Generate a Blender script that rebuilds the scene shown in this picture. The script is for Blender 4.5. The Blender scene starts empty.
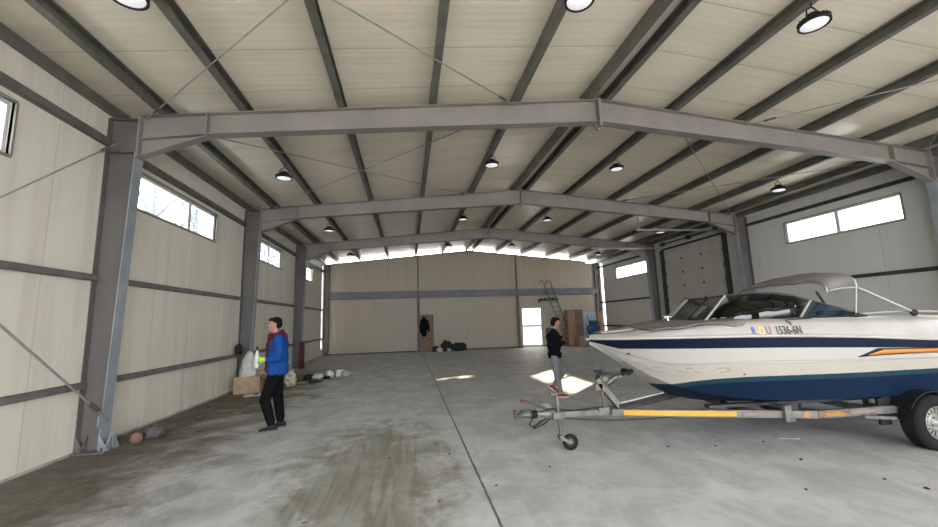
import bpy, math, random
from mathutils import Vector, Matrix, noise
R = math.radians
PI = math.pi
rnd = random.Random(7)
COL = bpy.context.scene.collection

# ------------------------------------------------------------------ helpers
class MB:
    """collects geometry for ONE mesh"""
    def __init__(s): s.v = []; s.f = []; s.mi = []; s.cur = 0; s.smooth = []; s.sm = False
    def add(s, vs, fs):
        o = len(s.v); s.v += [tuple(p) for p in vs]
        for f in fs: s.f.append([i + o for i in f]); s.mi.append(s.cur); s.smooth.append(s.sm)
    def box(s, x0, x1, y0, y1, z0, z1):
        s.add([(x0,y0,z0),(x1,y0,z0),(x1,y1,z0),(x0,y1,z0),(x0,y0,z1),(x1,y0,z1),(x1,y1,z1),(x0,y1,z1)],
              [(0,3,2,1),(4,5,6,7),(0,1,5,4),(1,2,6,5),(2,3,7,6),(3,0,4,7)])
    def bar(s, a, b, w, h, up=(0,0,1)):
        """box from a to b, width w (sideways) and height h (along up)"""
        a = Vector(a); b = Vector(b); d = (b - a).normalized(); u = Vector(up)
        if abs(d.dot(u)) > .98: u = Vector((1,0,0))
        r = d.cross(u).normalized(); u = r.cross(d).normalized()
        vs = []
        for p in (a, b):
            for i, j in ((-1,-1),(1,-1),(1,1),(-1,1)): vs.append(p + r*(w/2*i) + u*(h/2*j))
        s.add(vs, [(3,2,1,0),(4,5,6,7),(0,1,5,4),(1,2,6,5),(2,3,7,6),(3,0,4,7)])
    def tube(s, pts, r, n=10, caps=True, sq=1.0):
        pts = [Vector(p) for p in pts]; rs = r if isinstance(r, (list, tuple)) else [r]*len(pts)
        rings = []; last = None
        for i, p in enumerate(pts):
            d = (pts[min(i+1, len(pts)-1)] - pts[max(i-1, 0)]).normalized()
            if last is None:
                u = Vector((0,0,1)) if abs(d.z) < .9 else Vector((0,1,0))
                x = d.cross(u).normalized()
            else:
                x = (last - d*last.dot(d)).normalized()
            y = d.cross(x).normalized(); last = x
            rings.append([p + (x*math.cos(2*PI*k/n) + y*(math.sin(2*PI*k/n)*sq))*rs[i] for k in range(n)])
        o = s.sm; s.sm = True
        vs = [q for g in rings for q in g]; fs = []
        for i in range(len(pts)-1):
            for k in range(n): fs.append((i*n+k, i*n+(k+1) % n, (i+1)*n+(k+1) % n, (i+1)*n+k))
        s.add(vs, fs)
        if caps: s.sm = False; s.add(rings[0], [tuple(range(n))[::-1]]); s.add(rings[-1], [tuple(range(n))])
        s.sm = o
    def ell(s, c, r, n=14, m=9, rot=None):
        c = Vector(c); vs = []; o = s.sm; s.sm = True
        for j in range(1, m):
            t = PI*j/m
            for k in range(n):
                q = Vector((r[0]*math.sin(t)*math.cos(2*PI*k/n), r[1]*math.sin(t)*math.sin(2*PI*k/n), r[2]*math.cos(t)))
                if rot: q = rot @ q
                vs.append(c + q)
        top = Vector((0,0,r[2])); bot = Vector((0,0,-r[2]))
        if rot: top = rot @ top; bot = rot @ bot
        vs += [c + top, c + bot]; T = len(vs)-2; B = T+1; fs = []
        for k in range(n):
            fs.append((T, k, (k+1) % n)); fs.append((B, (m-2)*n+(k+1) % n, (m-2)*n+k))
            for j in range(m-2): fs.append((j*n+k, (j+1)*n+k, (j+1)*n+(k+1) % n, j*n+(k+1) % n))
        s.add(vs, fs); s.sm = o
    def lathe(s, prof, c=(0,0,0), axis='Z', n=24):
        """prof: (radius, height) list"""
        c = Vector(c); o = s.sm; s.sm = True; vs = []; fs = []
        for r, h in prof:
            for k in range(n):
                a = 2*PI*k/n; p = (r*math.cos(a), r*math.sin(a), h)
                if axis == 'Y': p = (p[0], p[2], p[1])
                if axis == 'X': p = (p[2], p[0], p[1])
                vs.append(c + Vector(p))
        for i in range(len(prof)-1):
            for k in range(n): fs.append((i*n+k, i*n+(k+1) % n, (i+1)*n+(k+1) % n, (i+1)*n+k))
        s.add(vs, fs); s.sm = o
    def prism(s, poly, axis, a0, a1):
        """poly 2d points extruded along axis"""
        def P(p, t):
            return {'X': (t, p[0], p[1]), 'Y': (p[0], t, p[1]), 'Z': (p[0], p[1], t)}[axis]
        n = len(poly)
        s.add([P(p, a0) for p in poly] + [P(p, a1) for p in poly],
              [tuple(range(n))[::-1], tuple(range(n, 2*n))] + [(i, (i+1) % n, n+(i+1) % n, n+i) for i in range(n)])
    def grid(s, rows, close=False):
        n = len(rows[0]); fs = []
        for i in range(len(rows)-1):
            for k in range(n-1): fs.append((i*n+k, i*n+k+1, (i+1)*n+k+1, (i+1)*n+k))
        o = s.sm; s.sm = True; s.add([p for r in rows for p in r], fs); s.sm = o
    def build(s, name, mats, parent=None, fix=True):
        me = bpy.data.meshes.new(name); me.from_pydata(s.v, [], s.f)
        mats = mats if isinstance(mats, (list, tuple)) else [mats]
        for m in mats: me.materials.append(m)
        for p, i, k in zip(me.polygons, s.mi, s.smooth): p.material_index = i; p.use_smooth = k
        if fix:
            import bmesh
            bm = bmesh.new(); bm.from_mesh(me); bmesh.ops.recalc_face_normals(bm, faces=bm.faces); bm.to_mesh(me); bm.free()
        me.update()
        o = bpy.data.objects.new(name, me); COL.objects.link(o)
        if parent is not None: o.parent = parent
        return o

def tag(o, label, cat, group=None):
    o['label'] = label; o['category'] = cat
    if group: o['group'] = group
    return o
def struct(o): o['kind'] = 'structure'; return o
def thing(name, label, cat, loc=(0,0,0), rz=0, group=None):
    o = bpy.data.objects.new(name, None); o.empty_display_size = .1
    COL.objects.link(o); o.location = loc; o.rotation_euler = (0, 0, rz)
    return tag(o, label, cat, group)
def dup(root, loc, rz=0, label=None):
    def cp(o, par):
        c = o.copy(); COL.objects.link(c); c.parent = par
        for ch in o.children: cp(ch, c)
        return c
    c = cp(root, None); c.location = loc; c.rotation_euler = (0, 0, rz)
    if label: c['label'] = label
    return c
def solidify(o, t, off=0):
    m = o.modifiers.new('thickness', 'SOLIDIFY'); m.thickness = t; m.offset = off; return o
def bevel(o, w, n=2):
    m = o.modifiers.new('bevel', 'BEVEL'); m.width = w; m.segments = n; m.limit_method = 'ANGLE'; return o
def remesh(o, vox, smooth=4):
    m = o.modifiers.new('remesh', 'REMESH'); m.mode = 'VOXEL'; m.voxel_size = vox; m.use_smooth_shade = True
    if smooth:
        m = o.modifiers.new('smooth', 'SMOOTH'); m.factor = .5; m.iterations = smooth
    return o

# ------------------------------------------------------------------ materials
def mat(name, col, rough=.6, metal=0, spec=.5, var=0, vscale=3, bump=0, bscale=40, col2=None):
    m = bpy.data.materials.new(name); m.use_nodes = True
    nt = m.node_tree; b = nt.nodes['Principled BSDF']
    b.inputs['Base Color'].default_value = (*col, 1); b.inputs['Roughness'].default_value = rough
    b.inputs['Metallic'].default_value = metal; b.inputs['Specular IOR Level'].default_value = spec
    tc = nt.nodes.new('ShaderNodeTexCoord')
    n = nt.nodes.new('ShaderNodeTexNoise'); n.inputs['Scale'].default_value = vscale; n.inputs['Detail'].default_value = 6
    nt.links.new(tc.outputs['Object'], n.inputs['Vector'])
    if var or col2:
        mx = nt.nodes.new('ShaderNodeMix'); mx.data_type = 'RGBA'
        r = nt.nodes.new('ShaderNodeValToRGB'); r.color_ramp.elements[0].position = .38; r.color_ramp.elements[1].position = .66
        nt.links.new(n.outputs['Fac'], r.inputs[0]); nt.links.new(r.outputs[0], mx.inputs[0])
        mx.inputs[6].default_value = (*col, 1)
        mx.inputs[7].default_value = (*(col2 or [c*(1-var) for c in col]), 1)
        nt.links.new(mx.outputs[2], b.inputs['Base Color'])
    if bump:
        n2 = nt.nodes.new('ShaderNodeTexNoise'); n2.inputs['Scale'].default_value = bscale; n2.inputs['Detail'].default_value = 5
        nt.links.new(tc.outputs['Object'], n2.inputs['Vector'])
        bp = nt.nodes.new('ShaderNodeBump'); bp.inputs['Strength'].default_value = bump; bp.inputs['Distance'].default_value = .01
        nt.links.new(n2.outputs['Fac'], bp.inputs['Height']); nt.links.new(bp.outputs[0], b.inputs['Normal'])
    return m
def glass(name, tint, gl=.12, rough=.02, frost=0):
    m = bpy.data.materials.new(name); m.use_nodes = True; nt = m.node_tree; nt.nodes.clear()
    out = nt.nodes.new('ShaderNodeOutputMaterial'); tr = nt.nodes.new('ShaderNodeBsdfTransparent'); tr.inputs[0].default_value = (*tint, 1)
    g = nt.nodes.new('ShaderNodeBsdfGlossy'); g.inputs['Roughness'].default_value = rough; g.inputs[0].default_value = (1,1,1,1)
    lw = nt.nodes.new('ShaderNodeLayerWeight'); lw.inputs[0].default_value = .5
    pw = nt.nodes.new('ShaderNodeMath'); pw.operation = 'POWER'; pw.inputs[1].default_value = 4; nt.links.new(lw.outputs['Facing'], pw.inputs[0])
    fr = nt.nodes.new('ShaderNodeMath'); fr.operation = 'MULTIPLY_ADD'; fr.inputs[1].default_value = .7; fr.inputs[2].default_value = .045; nt.links.new(pw.outputs[0], fr.inputs[0])
    mx = nt.nodes.new('ShaderNodeMixShader')
    nt.links.new(fr.outputs[0], mx.inputs[0])
    if frost:
        tl = nt.nodes.new('ShaderNodeBsdfTranslucent'); tl.inputs[0].default_value = (.55,.56,.58,1)
        m2 = nt.nodes.new('ShaderNodeMixShader'); m2.inputs[0].default_value = frost
        nt.links.new(tr.outputs[0], m2.inputs[1]); nt.links.new(tl.outputs[0], m2.inputs[2]); nt.links.new(m2.outputs[0], mx.inputs[1])
    else: nt.links.new(tr.outputs[0], mx.inputs[1])
    nt.links.new(g.outputs[0], mx.inputs[2]); nt.links.new(mx.outputs[0], out.inputs[0])
    return m
def emit(name, col, st):
    m = mat(name, col, .4); b = m.node_tree.nodes['Principled BSDF']
    b.inputs['Emission Color'].default_value = (*col, 1); b.inputs['Emission Strength'].default_value = st
    return m

def panel_mat(name, col, dark, axis, pitch, rough, ribs, ribamp, streak=.35, specv=.5, seamw=.012, sdark=.35):
    """insulated sheet panel: seams every `pitch` along `axis`, fine ribs, faint dirt streaks"""
    m = bpy.data.materials.new(name); m.use_nodes = True; nt = m.node_tree; L = nt.links.new
    b = nt.nodes['Principled BSDF']; b.inputs['Roughness'].default_value = rough; b.inputs['Specular IOR Level'].default_value = specv
    tc = nt.nodes.new('ShaderNodeTexCoord'); sp = nt.nodes.new('ShaderNodeSeparateXYZ'); L(tc.outputs['Object'], sp.inputs[0])
    c = sp.outputs['XYZ'.index(axis)]
    def M(op, a, bb=None, cc=None):
        n = nt.nodes.new('ShaderNodeMath'); n.operation = op
        for i, x in enumerate((a, bb, cc)):
            if x is None: continue
            if isinstance(x, (int, float)): n.inputs[i].default_value = x
            else: L(x, n.inputs[i])
        return n.outputs[0]
    fr = M('FRACT', M('DIVIDE', M('ADD', c, .65 if name.startswith('roof') else 0.), pitch)); d = M('ABSOLUTE', M('SUBTRACT', fr, .5)); seam = M('GREATER_THAN', d, .5 - seamw/pitch/2)
    rib = M('SINE', M('MULTIPLY', c, 2*PI/ribs))
    mp = nt.nodes.new('ShaderNodeMapping'); L(tc.outputs['Object'], mp.inputs[0])
    sc = {'X': (1,1,1), 'Y': (1,1,1), 'Z': (1,1,1)}[axis]
    mp.inputs['Scale'].default_value = {'w': (2.6, 2.6, .25), 'r': (.3, 2.5, .3)}['r' if name.startswith('roof') else 'w']
    n = nt.nodes.new('ShaderNodeTexNoise'); n.inputs['Scale'].default_value = 1.3; n.inputs['Detail'].default_value = 7; n.inputs['Roughness'].default_value = .62
    L(mp.outputs[0], n.inputs['Vector'])
    rp = nt.nodes.new('ShaderNodeValToRGB'); rp.color_ramp.elements[0].position = .42; rp.color_ramp.elements[1].position = .78
    L(n.outputs['Fac'], rp.inputs[0])
    n2 = nt.nodes.new('ShaderNodeTexNoise'); n2.inputs['Scale'].default_value = .35; n2.inputs['Detail'].default_value = 3; L(tc.outputs['Object'], n2.inputs['Vector'])
    f = M('MULTIPLY', M('MULTIPLY', rp.outputs[0], streak), M('MULTIPLY', n2.outputs['Fac'], 1.8))
    mx = nt.nodes.new('ShaderNodeMix'); mx.data_type = 'RGBA'; L(f, mx.inputs[0]); mx.inputs[6].default_value = (*col, 1); mx.inputs[7].default_value = (*dark, 1)
    m2 = nt.nodes.new('ShaderNodeMix'); m2.data_type = 'RGBA'; L(M('MULTIPLY', seam, sdark), m2.inputs[0]); L(mx.outputs[2], m2.inputs[6])
    m2.inputs[7].default_value = (*[x*.25 for x in col], 1); L(m2.outputs[2], b.inputs['Base Color'])
    h = M('ADD', M('MULTIPLY', rib, ribamp), M('MULTIPLY', n2.outputs['Fac'], .02))
    bp = nt.nodes.new('ShaderNodeBump'); bp.inputs['Strength'].default_value = 1; bp.inputs['Distance'].default_value = 1
    L(M('SUBTRACT', h, M('MULTIPLY', seam, .004)), bp.inputs['Height']); L(bp.outputs[0], b.inputs['Normal'])
    return m

M_wallL = panel_mat('wall cream panel', (.68,.64,.55), (.40,.34,.25), 'Y', 1.15, .5, .1, .0004, .45)
M_wallR = panel_mat('wall grey panel', (.55,.535,.51), (.38,.36,.33), 'Y', 1.15, .5, .1, .0004, .3, sdark=.2)
M_wallB = panel_mat('wall beige panel', (.385,.33,.255), (.23,.185,.13), 'X', 1.15, .5, .1, .0004, .3, sdark=.22)
M_roof = panel_mat('roof cream panel', (.76,.69,.56), (.42,.36,.26), 'Y', 1.0, .30, .125, .0006, .40, sdark=.6)
M_steel = mat('painted steel', (.125,.113,.108), .55, var=.22, vscale=2.2, spec=.4)
M_steelL = mat('pale painted steel', (.26,.28,.31), .5, var=.2, vscale=4)
M_rafter = mat('grey beam paint', (.235,.21,.193), .5, var=.18, vscale=1.5)
M_purlin = mat('dark purlin', (.150,.146,.125), .5, metal=.15, var=.35, vscale=3)
M_girt = mat('galvanised girt', (.20,.195,.185), .5, metal=.3, var=.3, vscale=5)
M_gird2 = mat('blue grey channel', (.15,.155,.18), .5, var=.25, vscale=2)
M_rod = mat('thin rod', (.30,.29,.28), .5, metal=.3)
M_black = mat('black plastic', (.007,.007,.008), .55, spec=.3)
M_rubber = mat('rubber', (.012,.012,.012), .85, spec=.2, var=.5, vscale=14, bump=.3)
M_galv = mat('zinc steel', (.15,.148,.143), .5, metal=.4, col2=(.085,.072,.058), vscale=9)
M_galvD = mat('dark weathered steel', (.05,.05,.052), .6, metal=.3, var=.4, vscale=9)
M_chrome = mat('polished metal', (.75,.75,.76), .18, metal=1)
M_alu = mat('satin aluminium', (.42,.41,.40), .4, metal=.6)
M_white = mat('white gelcoat', (.37,.355,.335), .3, spec=.35, col2=(.32,.295,.26), vscale=1.7)
M_navy = mat('navy stripe', (.003,.006,.020), .4, spec=.2)
M_blue = mat('blue bottom paint', (.010,.055,.11), .38, col2=(.004,.022,.075), vscale=1.4)
M_orange = mat('orange flash', (.50,.17,.02), .35)
M_canvas = mat('taupe canvas', (.16,.145,.135), .85, var=.25, vscale=5, bump=.3, bscale=30)
M_yellow = mat('yellow reflector', (.55,.27,.008), .45, var=.18, vscale=8)
M_amber = mat('worn orange reflector', (.33,.14,.025), .5, var=.5, vscale=10)
M_brown = mat('brown board', (.20,.115,.062), .6, var=.3, vscale=3)
M_card = mat('cardboard', (.36,.25,.16), .85, var=.25, vscale=7)
M_winw = mat('white window frame', (.55,.55,.54), .4)
M_glass = glass('clear pane', (.93,.96,.97))
M_frost = glass('sun-diffusing pane', (.8,.8,.8), frost=.8)  # haze added so the panes glow and scatter direct sun
M_tint = glass('dark-reflection windscreen', (.014,.013,.012))  # dark interior reflections put into the tint of the side glass
M_tintL = glass('light windscreen', (.62,.64,.66))
M_seam = mat('black seal', (.015,.015,.015), .7)

# ------------------------------------------------------------------ hall dimensions
XL, XR, YB, YF = -4.61, 11.77, 23.09, -4.0
MID, ZE, ZR = 3.66, 5.03, 5.82
FR = [1.28, 6.66, 11.94, 17.22]
def ztop(x):
    h = (XR - MID) if x > MID else (MID - XL)
    return ZR - (ZR - ZE)*abs(x - MID)/h
def zroof(x): return ztop(x) + .20

# floor material ---------------------------------------------------
def floor_mat():
    m = bpy.data.materials.new('concrete floor'); m.use_nodes = True; nt = m.node_tree; L = nt.links.new
    b = nt.nodes['Principled BSDF']
    tc = nt.nodes.new('ShaderNodeTexCoord'); sp = nt.nodes.new('ShaderNodeSeparateXYZ'); L(tc.outputs['Object'], sp.inputs[0])
    X, Y = sp.outputs[0], sp.outputs[1]
    def M(op, a, bb=None, cl=False):
        n = nt.nodes.new('ShaderNodeMath'); n.operation = op; n.use_clamp = cl
        for i, x in enumerate((a, bb)):
            if x is None: continue
            if isinstance(x, (int, float)): n.inputs[i].default_value = x
            else: L(x, n.inputs[i])
        return n.outputs[0]
    def N(scale, det=6, rough=.6, sc=(1,1,1), rot=0, dist=0):
        mp = nt.nodes.new('ShaderNodeMapping'); mp.inputs['Scale'].default_value = sc; mp.inputs['Rotation'].default_value = (0,0,rot)
        L(tc.outputs['Object'], mp.inputs[0])
        n = nt.nodes.new('ShaderNodeTexNoise'); n.inputs['Scale'].default_value = scale; n.inputs['Detail'].default_value = det
        n.inputs['Roughness'].default_value = rough; n.inputs['Distortion'].default_value = dist; L(mp.outputs[0], n.inputs['Vector']); return n.outputs['Fac']
    def ramp(v, a, c):
        n = nt.nodes.new('ShaderNodeMapRange'); n.interpolation_type = 'SMOOTHSTEP'; n.inputs[1].default_value = a; n.inputs[2].default_value = c; L(v, n.inputs[0]); return n.outputs[0]
    def mix(f, a, c):
        n = nt.nodes.new('ShaderNodeMix'); n.data_type = 'RGBA'
        if isinstance(f, (int, float)): n.inputs[0].default_value = f
        else: L(f, n.inputs[0])
        for i, x in ((6, a), (7, c)):
            if isinstance(x, tuple): n.inputs[i].default_value = (*x, 1)
            else: L(x, n.inputs[i])
        return n.outputs[2]
    big = N(.45, 5); med = N(1.6, 8, .68, dist=.6); fine = N(14, 8, .7); swirl = N(1.1, 8, .66, (1.6, 1, 1), .5, 1.2)
    col = mix(ramp(med, .35, .68), (.35,.345,.34), (.475,.47,.465))
    col = mix(M('MULTIPLY', ramp(swirl, .45, .7), .5), col, (.60,.59,.575))
    col = mix(M('MULTIPLY', ramp(fine, .52, .75), .25), col, (.27,.26,.245))
    col = mix(M('MULTIPLY', ramp(big, .5, .72), .25), col, (.31,.30,.28))
    # earth trodden in along the left wall
    w = M('ADD', X, M('MULTIPLY', M('SUBTRACT', med, .5), 3.6)); w = M('ADD', w, M('MULTIPLY', M('SUBTRACT', big, .5), 2.4))
    lw = M('SUBTRACT', 1.0, ramp(w, -3.7, -1.9))
    lw = M('MULTIPLY', lw, M('SUBTRACT', 1.0, ramp(Y, 13.5, 17)))
    dirt = mix(ramp(N(5, 8, .7), .35, .65), (.07,.06,.036), (.15,.132,.092))
    col = mix(M('MULTIPLY', lw, .93), col, dirt)
    # olive tyre-dragged mud patch left of the joint
    dx = M('DIVIDE', M('SUBTRACT', X, -.42), 1.15); dy = M('DIVIDE', M('SUBTRACT', Y, 4.9), 2.5)
    rr = M('SQRT', M('ADD', M('MULTIPLY', dx, dx), M('MULTIPLY', dy, dy)))
    rr = M('ADD', rr, M('MULTIPLY', M('SUBTRACT', med, .5), 1.7)); rr = M('ADD', rr, M('MULTIPLY', M('SUBTRACT', swirl, .5), 1.2))
    pm = M('MULTIPLY', M('SUBTRACT', 1.0, ramp(rr, .45, 1.1)), M('SUBTRACT', 1.0, ramp(X, .55, .85)))
    drag = N(1.0, 6, .6, (7, .8, 1), -.25, .8)
    pm = M('MULTIPLY', pm, M('ADD', .6, M('MULTIPLY', ramp(drag, .38, .62), .4)))
    col = mix(M('MULTIPLY', pm, .85), col, (.15,.145,.085))
    # cast joint
    wob = M('MULTIPLY', M('SUBTRACT', N(9, 3), .5), .03)
    jd = M('ABSOLUTE', M('SUBTRACT', M('ADD', X, wob), .745)); jl = M('SUBTRACT', 1.0, ramp(jd, .006, .016))
    col = mix(M('MULTIPLY', jl, .85), col, (.04,.04,.035))
    L(col, b.inputs['Base Color'])
    L(M('SUBTRACT', .62, M('MULTIPLY', ramp(med, .4, .7), .14)), b.inputs['Roughness']); b.inputs['Specular IOR Level'].default_value = .35
    bp = nt.nodes.new('ShaderNodeBump'); bp.inputs['Strength'].default_value = .5; bp.inputs['Distance'].default_value = .012
    h = M('ADD', M('ADD', M('MULTIPLY', med, .5), M('MULTIPLY', fine, .25)), M('MULTIPLY', M('MULTIPLY', lw, N(9, 8, .7)), 2.2))
    L(M('SUBTRACT', h, jl), bp.inputs['Height']); L(bp.outputs[0], b.inputs['Normal'])
    return m
m = MB(); m.box(XL-.1, XR+.1, YF-.1, YB+.5, -.2, 0)
struct(m.build('floor', floor_mat()))
m = MB(); m.box(-120, 130, -60, 160, -.35, -.2)
struct(m.build('ground', mat('pale frosty ground', (.55,.55,.54), .9, var=.25, vscale=.4)))

# roof --------------------------------------------------------------
m = MB()
prof = [(XL-.12, ztop(XL-.12+.12)+.19), (MID, zroof(MID)), (XR+.12, ztop(XR)+.19)]
def roofseg(x0, x1, y0, y1):
    m.prism([(x0, zroof(x0)), (x1, zroof(x1)), (x1, zroof(x1)+.09), (x0, zroof(x0)+.09)], 'Y', y0, y1)
roofseg(XL-.25, MID, YF-.2, YB+.55); roofseg(MID, 10.95, YF-.2, YB+.55); roofseg(10.95, XR+.25, YF-.2, YB+.02)  # unseen overhang past the back wall added to block sun, except right corner
struct(m.build('ceiling', M_roof))

# walls with openings -------------------------------------------------
def wall(name, ax, c0, c1, u0, u1, z1, holes, mt, z0=0.0):
    us = sorted({u0, u1, *[h[0] for h in holes], *[h[1] for h in holes]}); mm = MB()
    for a, b in zip(us, us[1:]):
        hs = sorted([(h[2], h[3]) for h in holes if h[0] <= a+1e-6 and h[1] >= b-1e-6]); z = z0
        top = (z1(a), z1(b)) if callable(z1) else (z1, z1)
        spans = []
        for h0, h1 in hs:
            if h0 > z: spans.append((z, (h0, h0)))
            z = h1
        spans.append((z, top))
        for zz, (ta, tb) in spans:
            mm.prism([(a, zz), (b, zz), (b, tb), (a, ta)], 'X' if ax == 'X' else 'Y', c0, c1)
    return struct(mm.build(name, mt))
WL = [(2.15,5.14), (7.3,10.2), (12.75,15.25), (17.9,20.05)]
WRt = [(2.2,5.2), (7.5,10.5), (17.75,20.93)]
WZ = (3.76, 4.41)
ZW = ZE + .2
wall('wall_left', 'X', XL-.1, XL, YF, YB+.55, ZW, [(a, b, *WZ) for a, b in WL] + [(22.3, 22.75, .35, 4.95)], M_wallL)
wall('wall_right', 'X', XR, XR+.1, YF, YB+.55, ZW, [(a, b, *WZ) for a, b in WRt] + [(12.95, 16.4, 0, 4.55), (22.4, 22.75, .35, 4.95)], M_wallR)  # unseen length past the back wall added to block sun from the right
DX0, DX1, DZ = 6.74, 7.98, 2.33
def gtop(x): return (ztop(x) + .02) if x < 11.05 else 5.02
us = [XL, .6, MID, 8, 11.04, 11.06, XR]
wb_holes = [(DX0, DX1, 0, DZ)] + [(u, u, 9, 9) for u in us[1:-1]]
wall('wall_back', 'Y', YB, YB+.1, us[0], us[-1], gtop, wb_holes, M_wallB)
wall('wall_front', 'Y', YF-.1, YF, XL-.1, XR+.1, ZW, [(-4.1, 2.9, 0, 4.7), (4.3, 11.2, 0, 4.7)], M_wallR)  # unseen gate openings, made wide to let in more sky light
m = MB(); m.prism([(XL-.1, ZW), (XR+.1, ZW), (XR+.1, ZW+.02), (MID, zroof(MID)), (XL-.1, ZW+.02)], 'Y', YF-.1, YF)
struct(m.build('wall_front_gable', M_wallR))
# corner kerb trims at the foot of the left wall
m = MB(); m.box(XL, XL+.012, YF, YB, 0, .035); struct(m.build('baseboard_left', mat('base flashing', (.42,.40,.35), .6, var=.4, vscale=3)))
m = MB(); m.box(XL+.2, DX0, YB-.02, YB, 0, .07); m.box(DX1, XR-.16, YB-.02, YB, 0, .07); struct(m.build('baseboard_back', mat('dark base strip', (.06,.055,.05), .7)))
m = MB(); m.box(XL+.1, XR, YB-.02, YB, 5.0, 5.03)
# gable edge trim along the top of the back wall
m = MB()
for x0, x1 in ((XL, MID), (MID, 11.04)): m.bar((x0, YB-.015, gtop(x0)-.02), (x1, YB-.015, gtop(x1)-.02), .03, .06)
struct(m.build('trim_1', M_steel))

# windows -------------------------------------------------------------
wn = 0
def window(side, y0, y1, split):
    global wn; wn += 1
    x = XL-.07 if side < 0 else XR+.07; z0, z1 = WZ
    e = bpy.data.objects.new('window_%d' % wn, None); COL.objects.link(e); e.location = (x, (y0+y1)/2, z0); e['kind'] = 'structure'
    h = (y1-y0)/2; mm = MB(); t = .045
    for a, b, c, d in ((-h, h, 0, t), (-h, h, z1-z0-t, z1-z0), (-h, -h+t, t, z1-z0-t), (h-t, h, t, z1-z0-t), (split-.05, split+.05, t, z1-z0-t)):
        mm.box(-.03, .03, a, b, c, d)
    mm.build('window_frame', M_winw, e)
    mm = MB(); xi = .09*(-side)
    for a, b, c, d in ((-h-.02, h+.02, -.03, .0), (-h-.02, h+.02, z1-z0, z1-z0+.03), (h, h+.03, 0, z1-z0), (-h-.03, -h, 0, z1-z0)): mm.box(min(.04*(-side), xi), max(.04*(-side), xi), a, b, c, d)
    mm.build('window_sill', mat('sill %d' % wn, (.22,.19,.16), .6), e)
    for a, b in ((-h+t, split-.05), (split+.05, h-t)):
        mm = MB(); mm.box(-.004, .004, a, b, t, z1-z0-t); mm.build('pane', M_glass, e)
for i, (a, b) in enumerate(WL): window(-1, a, b, .35 if i == 1 else 0)
for a, b in WRt: window(1, a, b, 0)

# slots beside the back corners; translucent panes added to glow and diffuse sun
for side in (-1, 1):
    wn += 1; e = bpy.data.objects.new('window_%d' % wn, None); COL.objects.link(e); e.location = (XL-.05 if side < 0 else XR+.05, 22.525 if side < 0 else 22.575, .35); e['kind'] = 'structure'
    m = MB(); m.box(-.004, .004, -.225 if side < 0 else -.175, .225 if side < 0 else .175, 0, 4.6); m.build('pane', M_frost, e)
    m = MB()
    for z in (0, 1.5, 3.0, 4.57): m.box(-.02, .02, -.225 if side < 0 else -.175, .225 if side < 0 else .175, z, z+.03)
    m.build('glazing_bar', M_winw, e)

# back door --------------------------------------------------------------
e = bpy.data.objects.new('door_1', None); COL.objects.link(e); e.location = ((DX0+DX1)/2, YB+.05, 0); e['kind'] = 'structure'
h = (DX1-DX0)/2; m = MB()
for a, b, c, d in ((-h, h, DZ-.05, DZ), (-h, -h+.05, 0, DZ-.05), (h-.05, h, 0, DZ-.05), (-h+.05, h-.05, 1.18, 1.30), (-h+.05, h-.05, 0, .14)): m.box(a, b, -.03, .03, c, d)
m.build('door_frame', M_winw, e)
for c, d in ((.14, 1.18), (1.30, DZ-.05)): m = MB(); m.box(-h+.05, h-.05, -.004, .004, c, d); m.build('pane', M_frost, e)
m = MB(); m.box(h-.1, h-.07, -.06, -.03, 1.0, 1.14); m.build('door_handle', M_alu, e)

# sectional door in the right wall -----------------------------------------
e = bpy.data.objects.new('door_2', None); COL.objects.link(e); e.location = (XR, 14.67, 0); e['kind'] = 'structure'
M_sd = mat('sectional door skin', (.40,.37,.33), .45, var=.12, vscale=1.5)
for k in range(8):
    m = MB(); m.box(-.06, -.02, -1.76, 1.76, k*.58+.006, (k+1)*.58-.006); m.build('door_panel', M_sd, e)
m = MB(); m.box(.0, .03, -1.76, 1.76, 0, 4.64); m.build('light_stop_sheet', M_sd, e)  # sheet added behind the panels to stop daylight leaking through their gaps
m = MB()
for k in range(1, 8):
    for y in (-1.7, -.57, .57, 1.7): m.box(-.08, -.05, y-.035, y+.035, k*.58-.05, k*.58+.05)
m.build('hinge', M_galvD, e)
m = MB()
for y in (-1.84, 1.84): m.box(-.16, -.0, y-.05, y+.05, 0, 4.62); m.box(-.09, -.05, y-.10*(1 if y > 0 else -1)-.02, y-.10*(1 if y > 0 else -1)+.02, 0, 4.6)
m.build('vertical_track', M_galvD, e)
m = MB(); m.box(-.09, -.0, -1.8, 1.8, 4.60, 4.68); m.build('top_seal', M_seam, e)
m = MB(); m.tube([(-.16, -1.85, 4.86), (-.16, 1.85, 4.86)], .035, 8)
for y in (-1.6, 1.6): m.tube([(-.16, y-.05, 4.86), (-.16, y+.05, 4.86)], .09, 14)
m.box(-.2, -.0, -.06, .06, 4.78, 4.95); m.build('spring_shaft', M_galvD, e)
for y in (-1.84, 1.84):
    m = MB(); m.box(-3.6, -.05, y-.03, y+.03, 4.70, 4.76); m.bar((-3.5, y, 4.75), (-3.5, y, 5.15), .03, .03); m.build('ceiling_track', M_alu, e)

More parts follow.
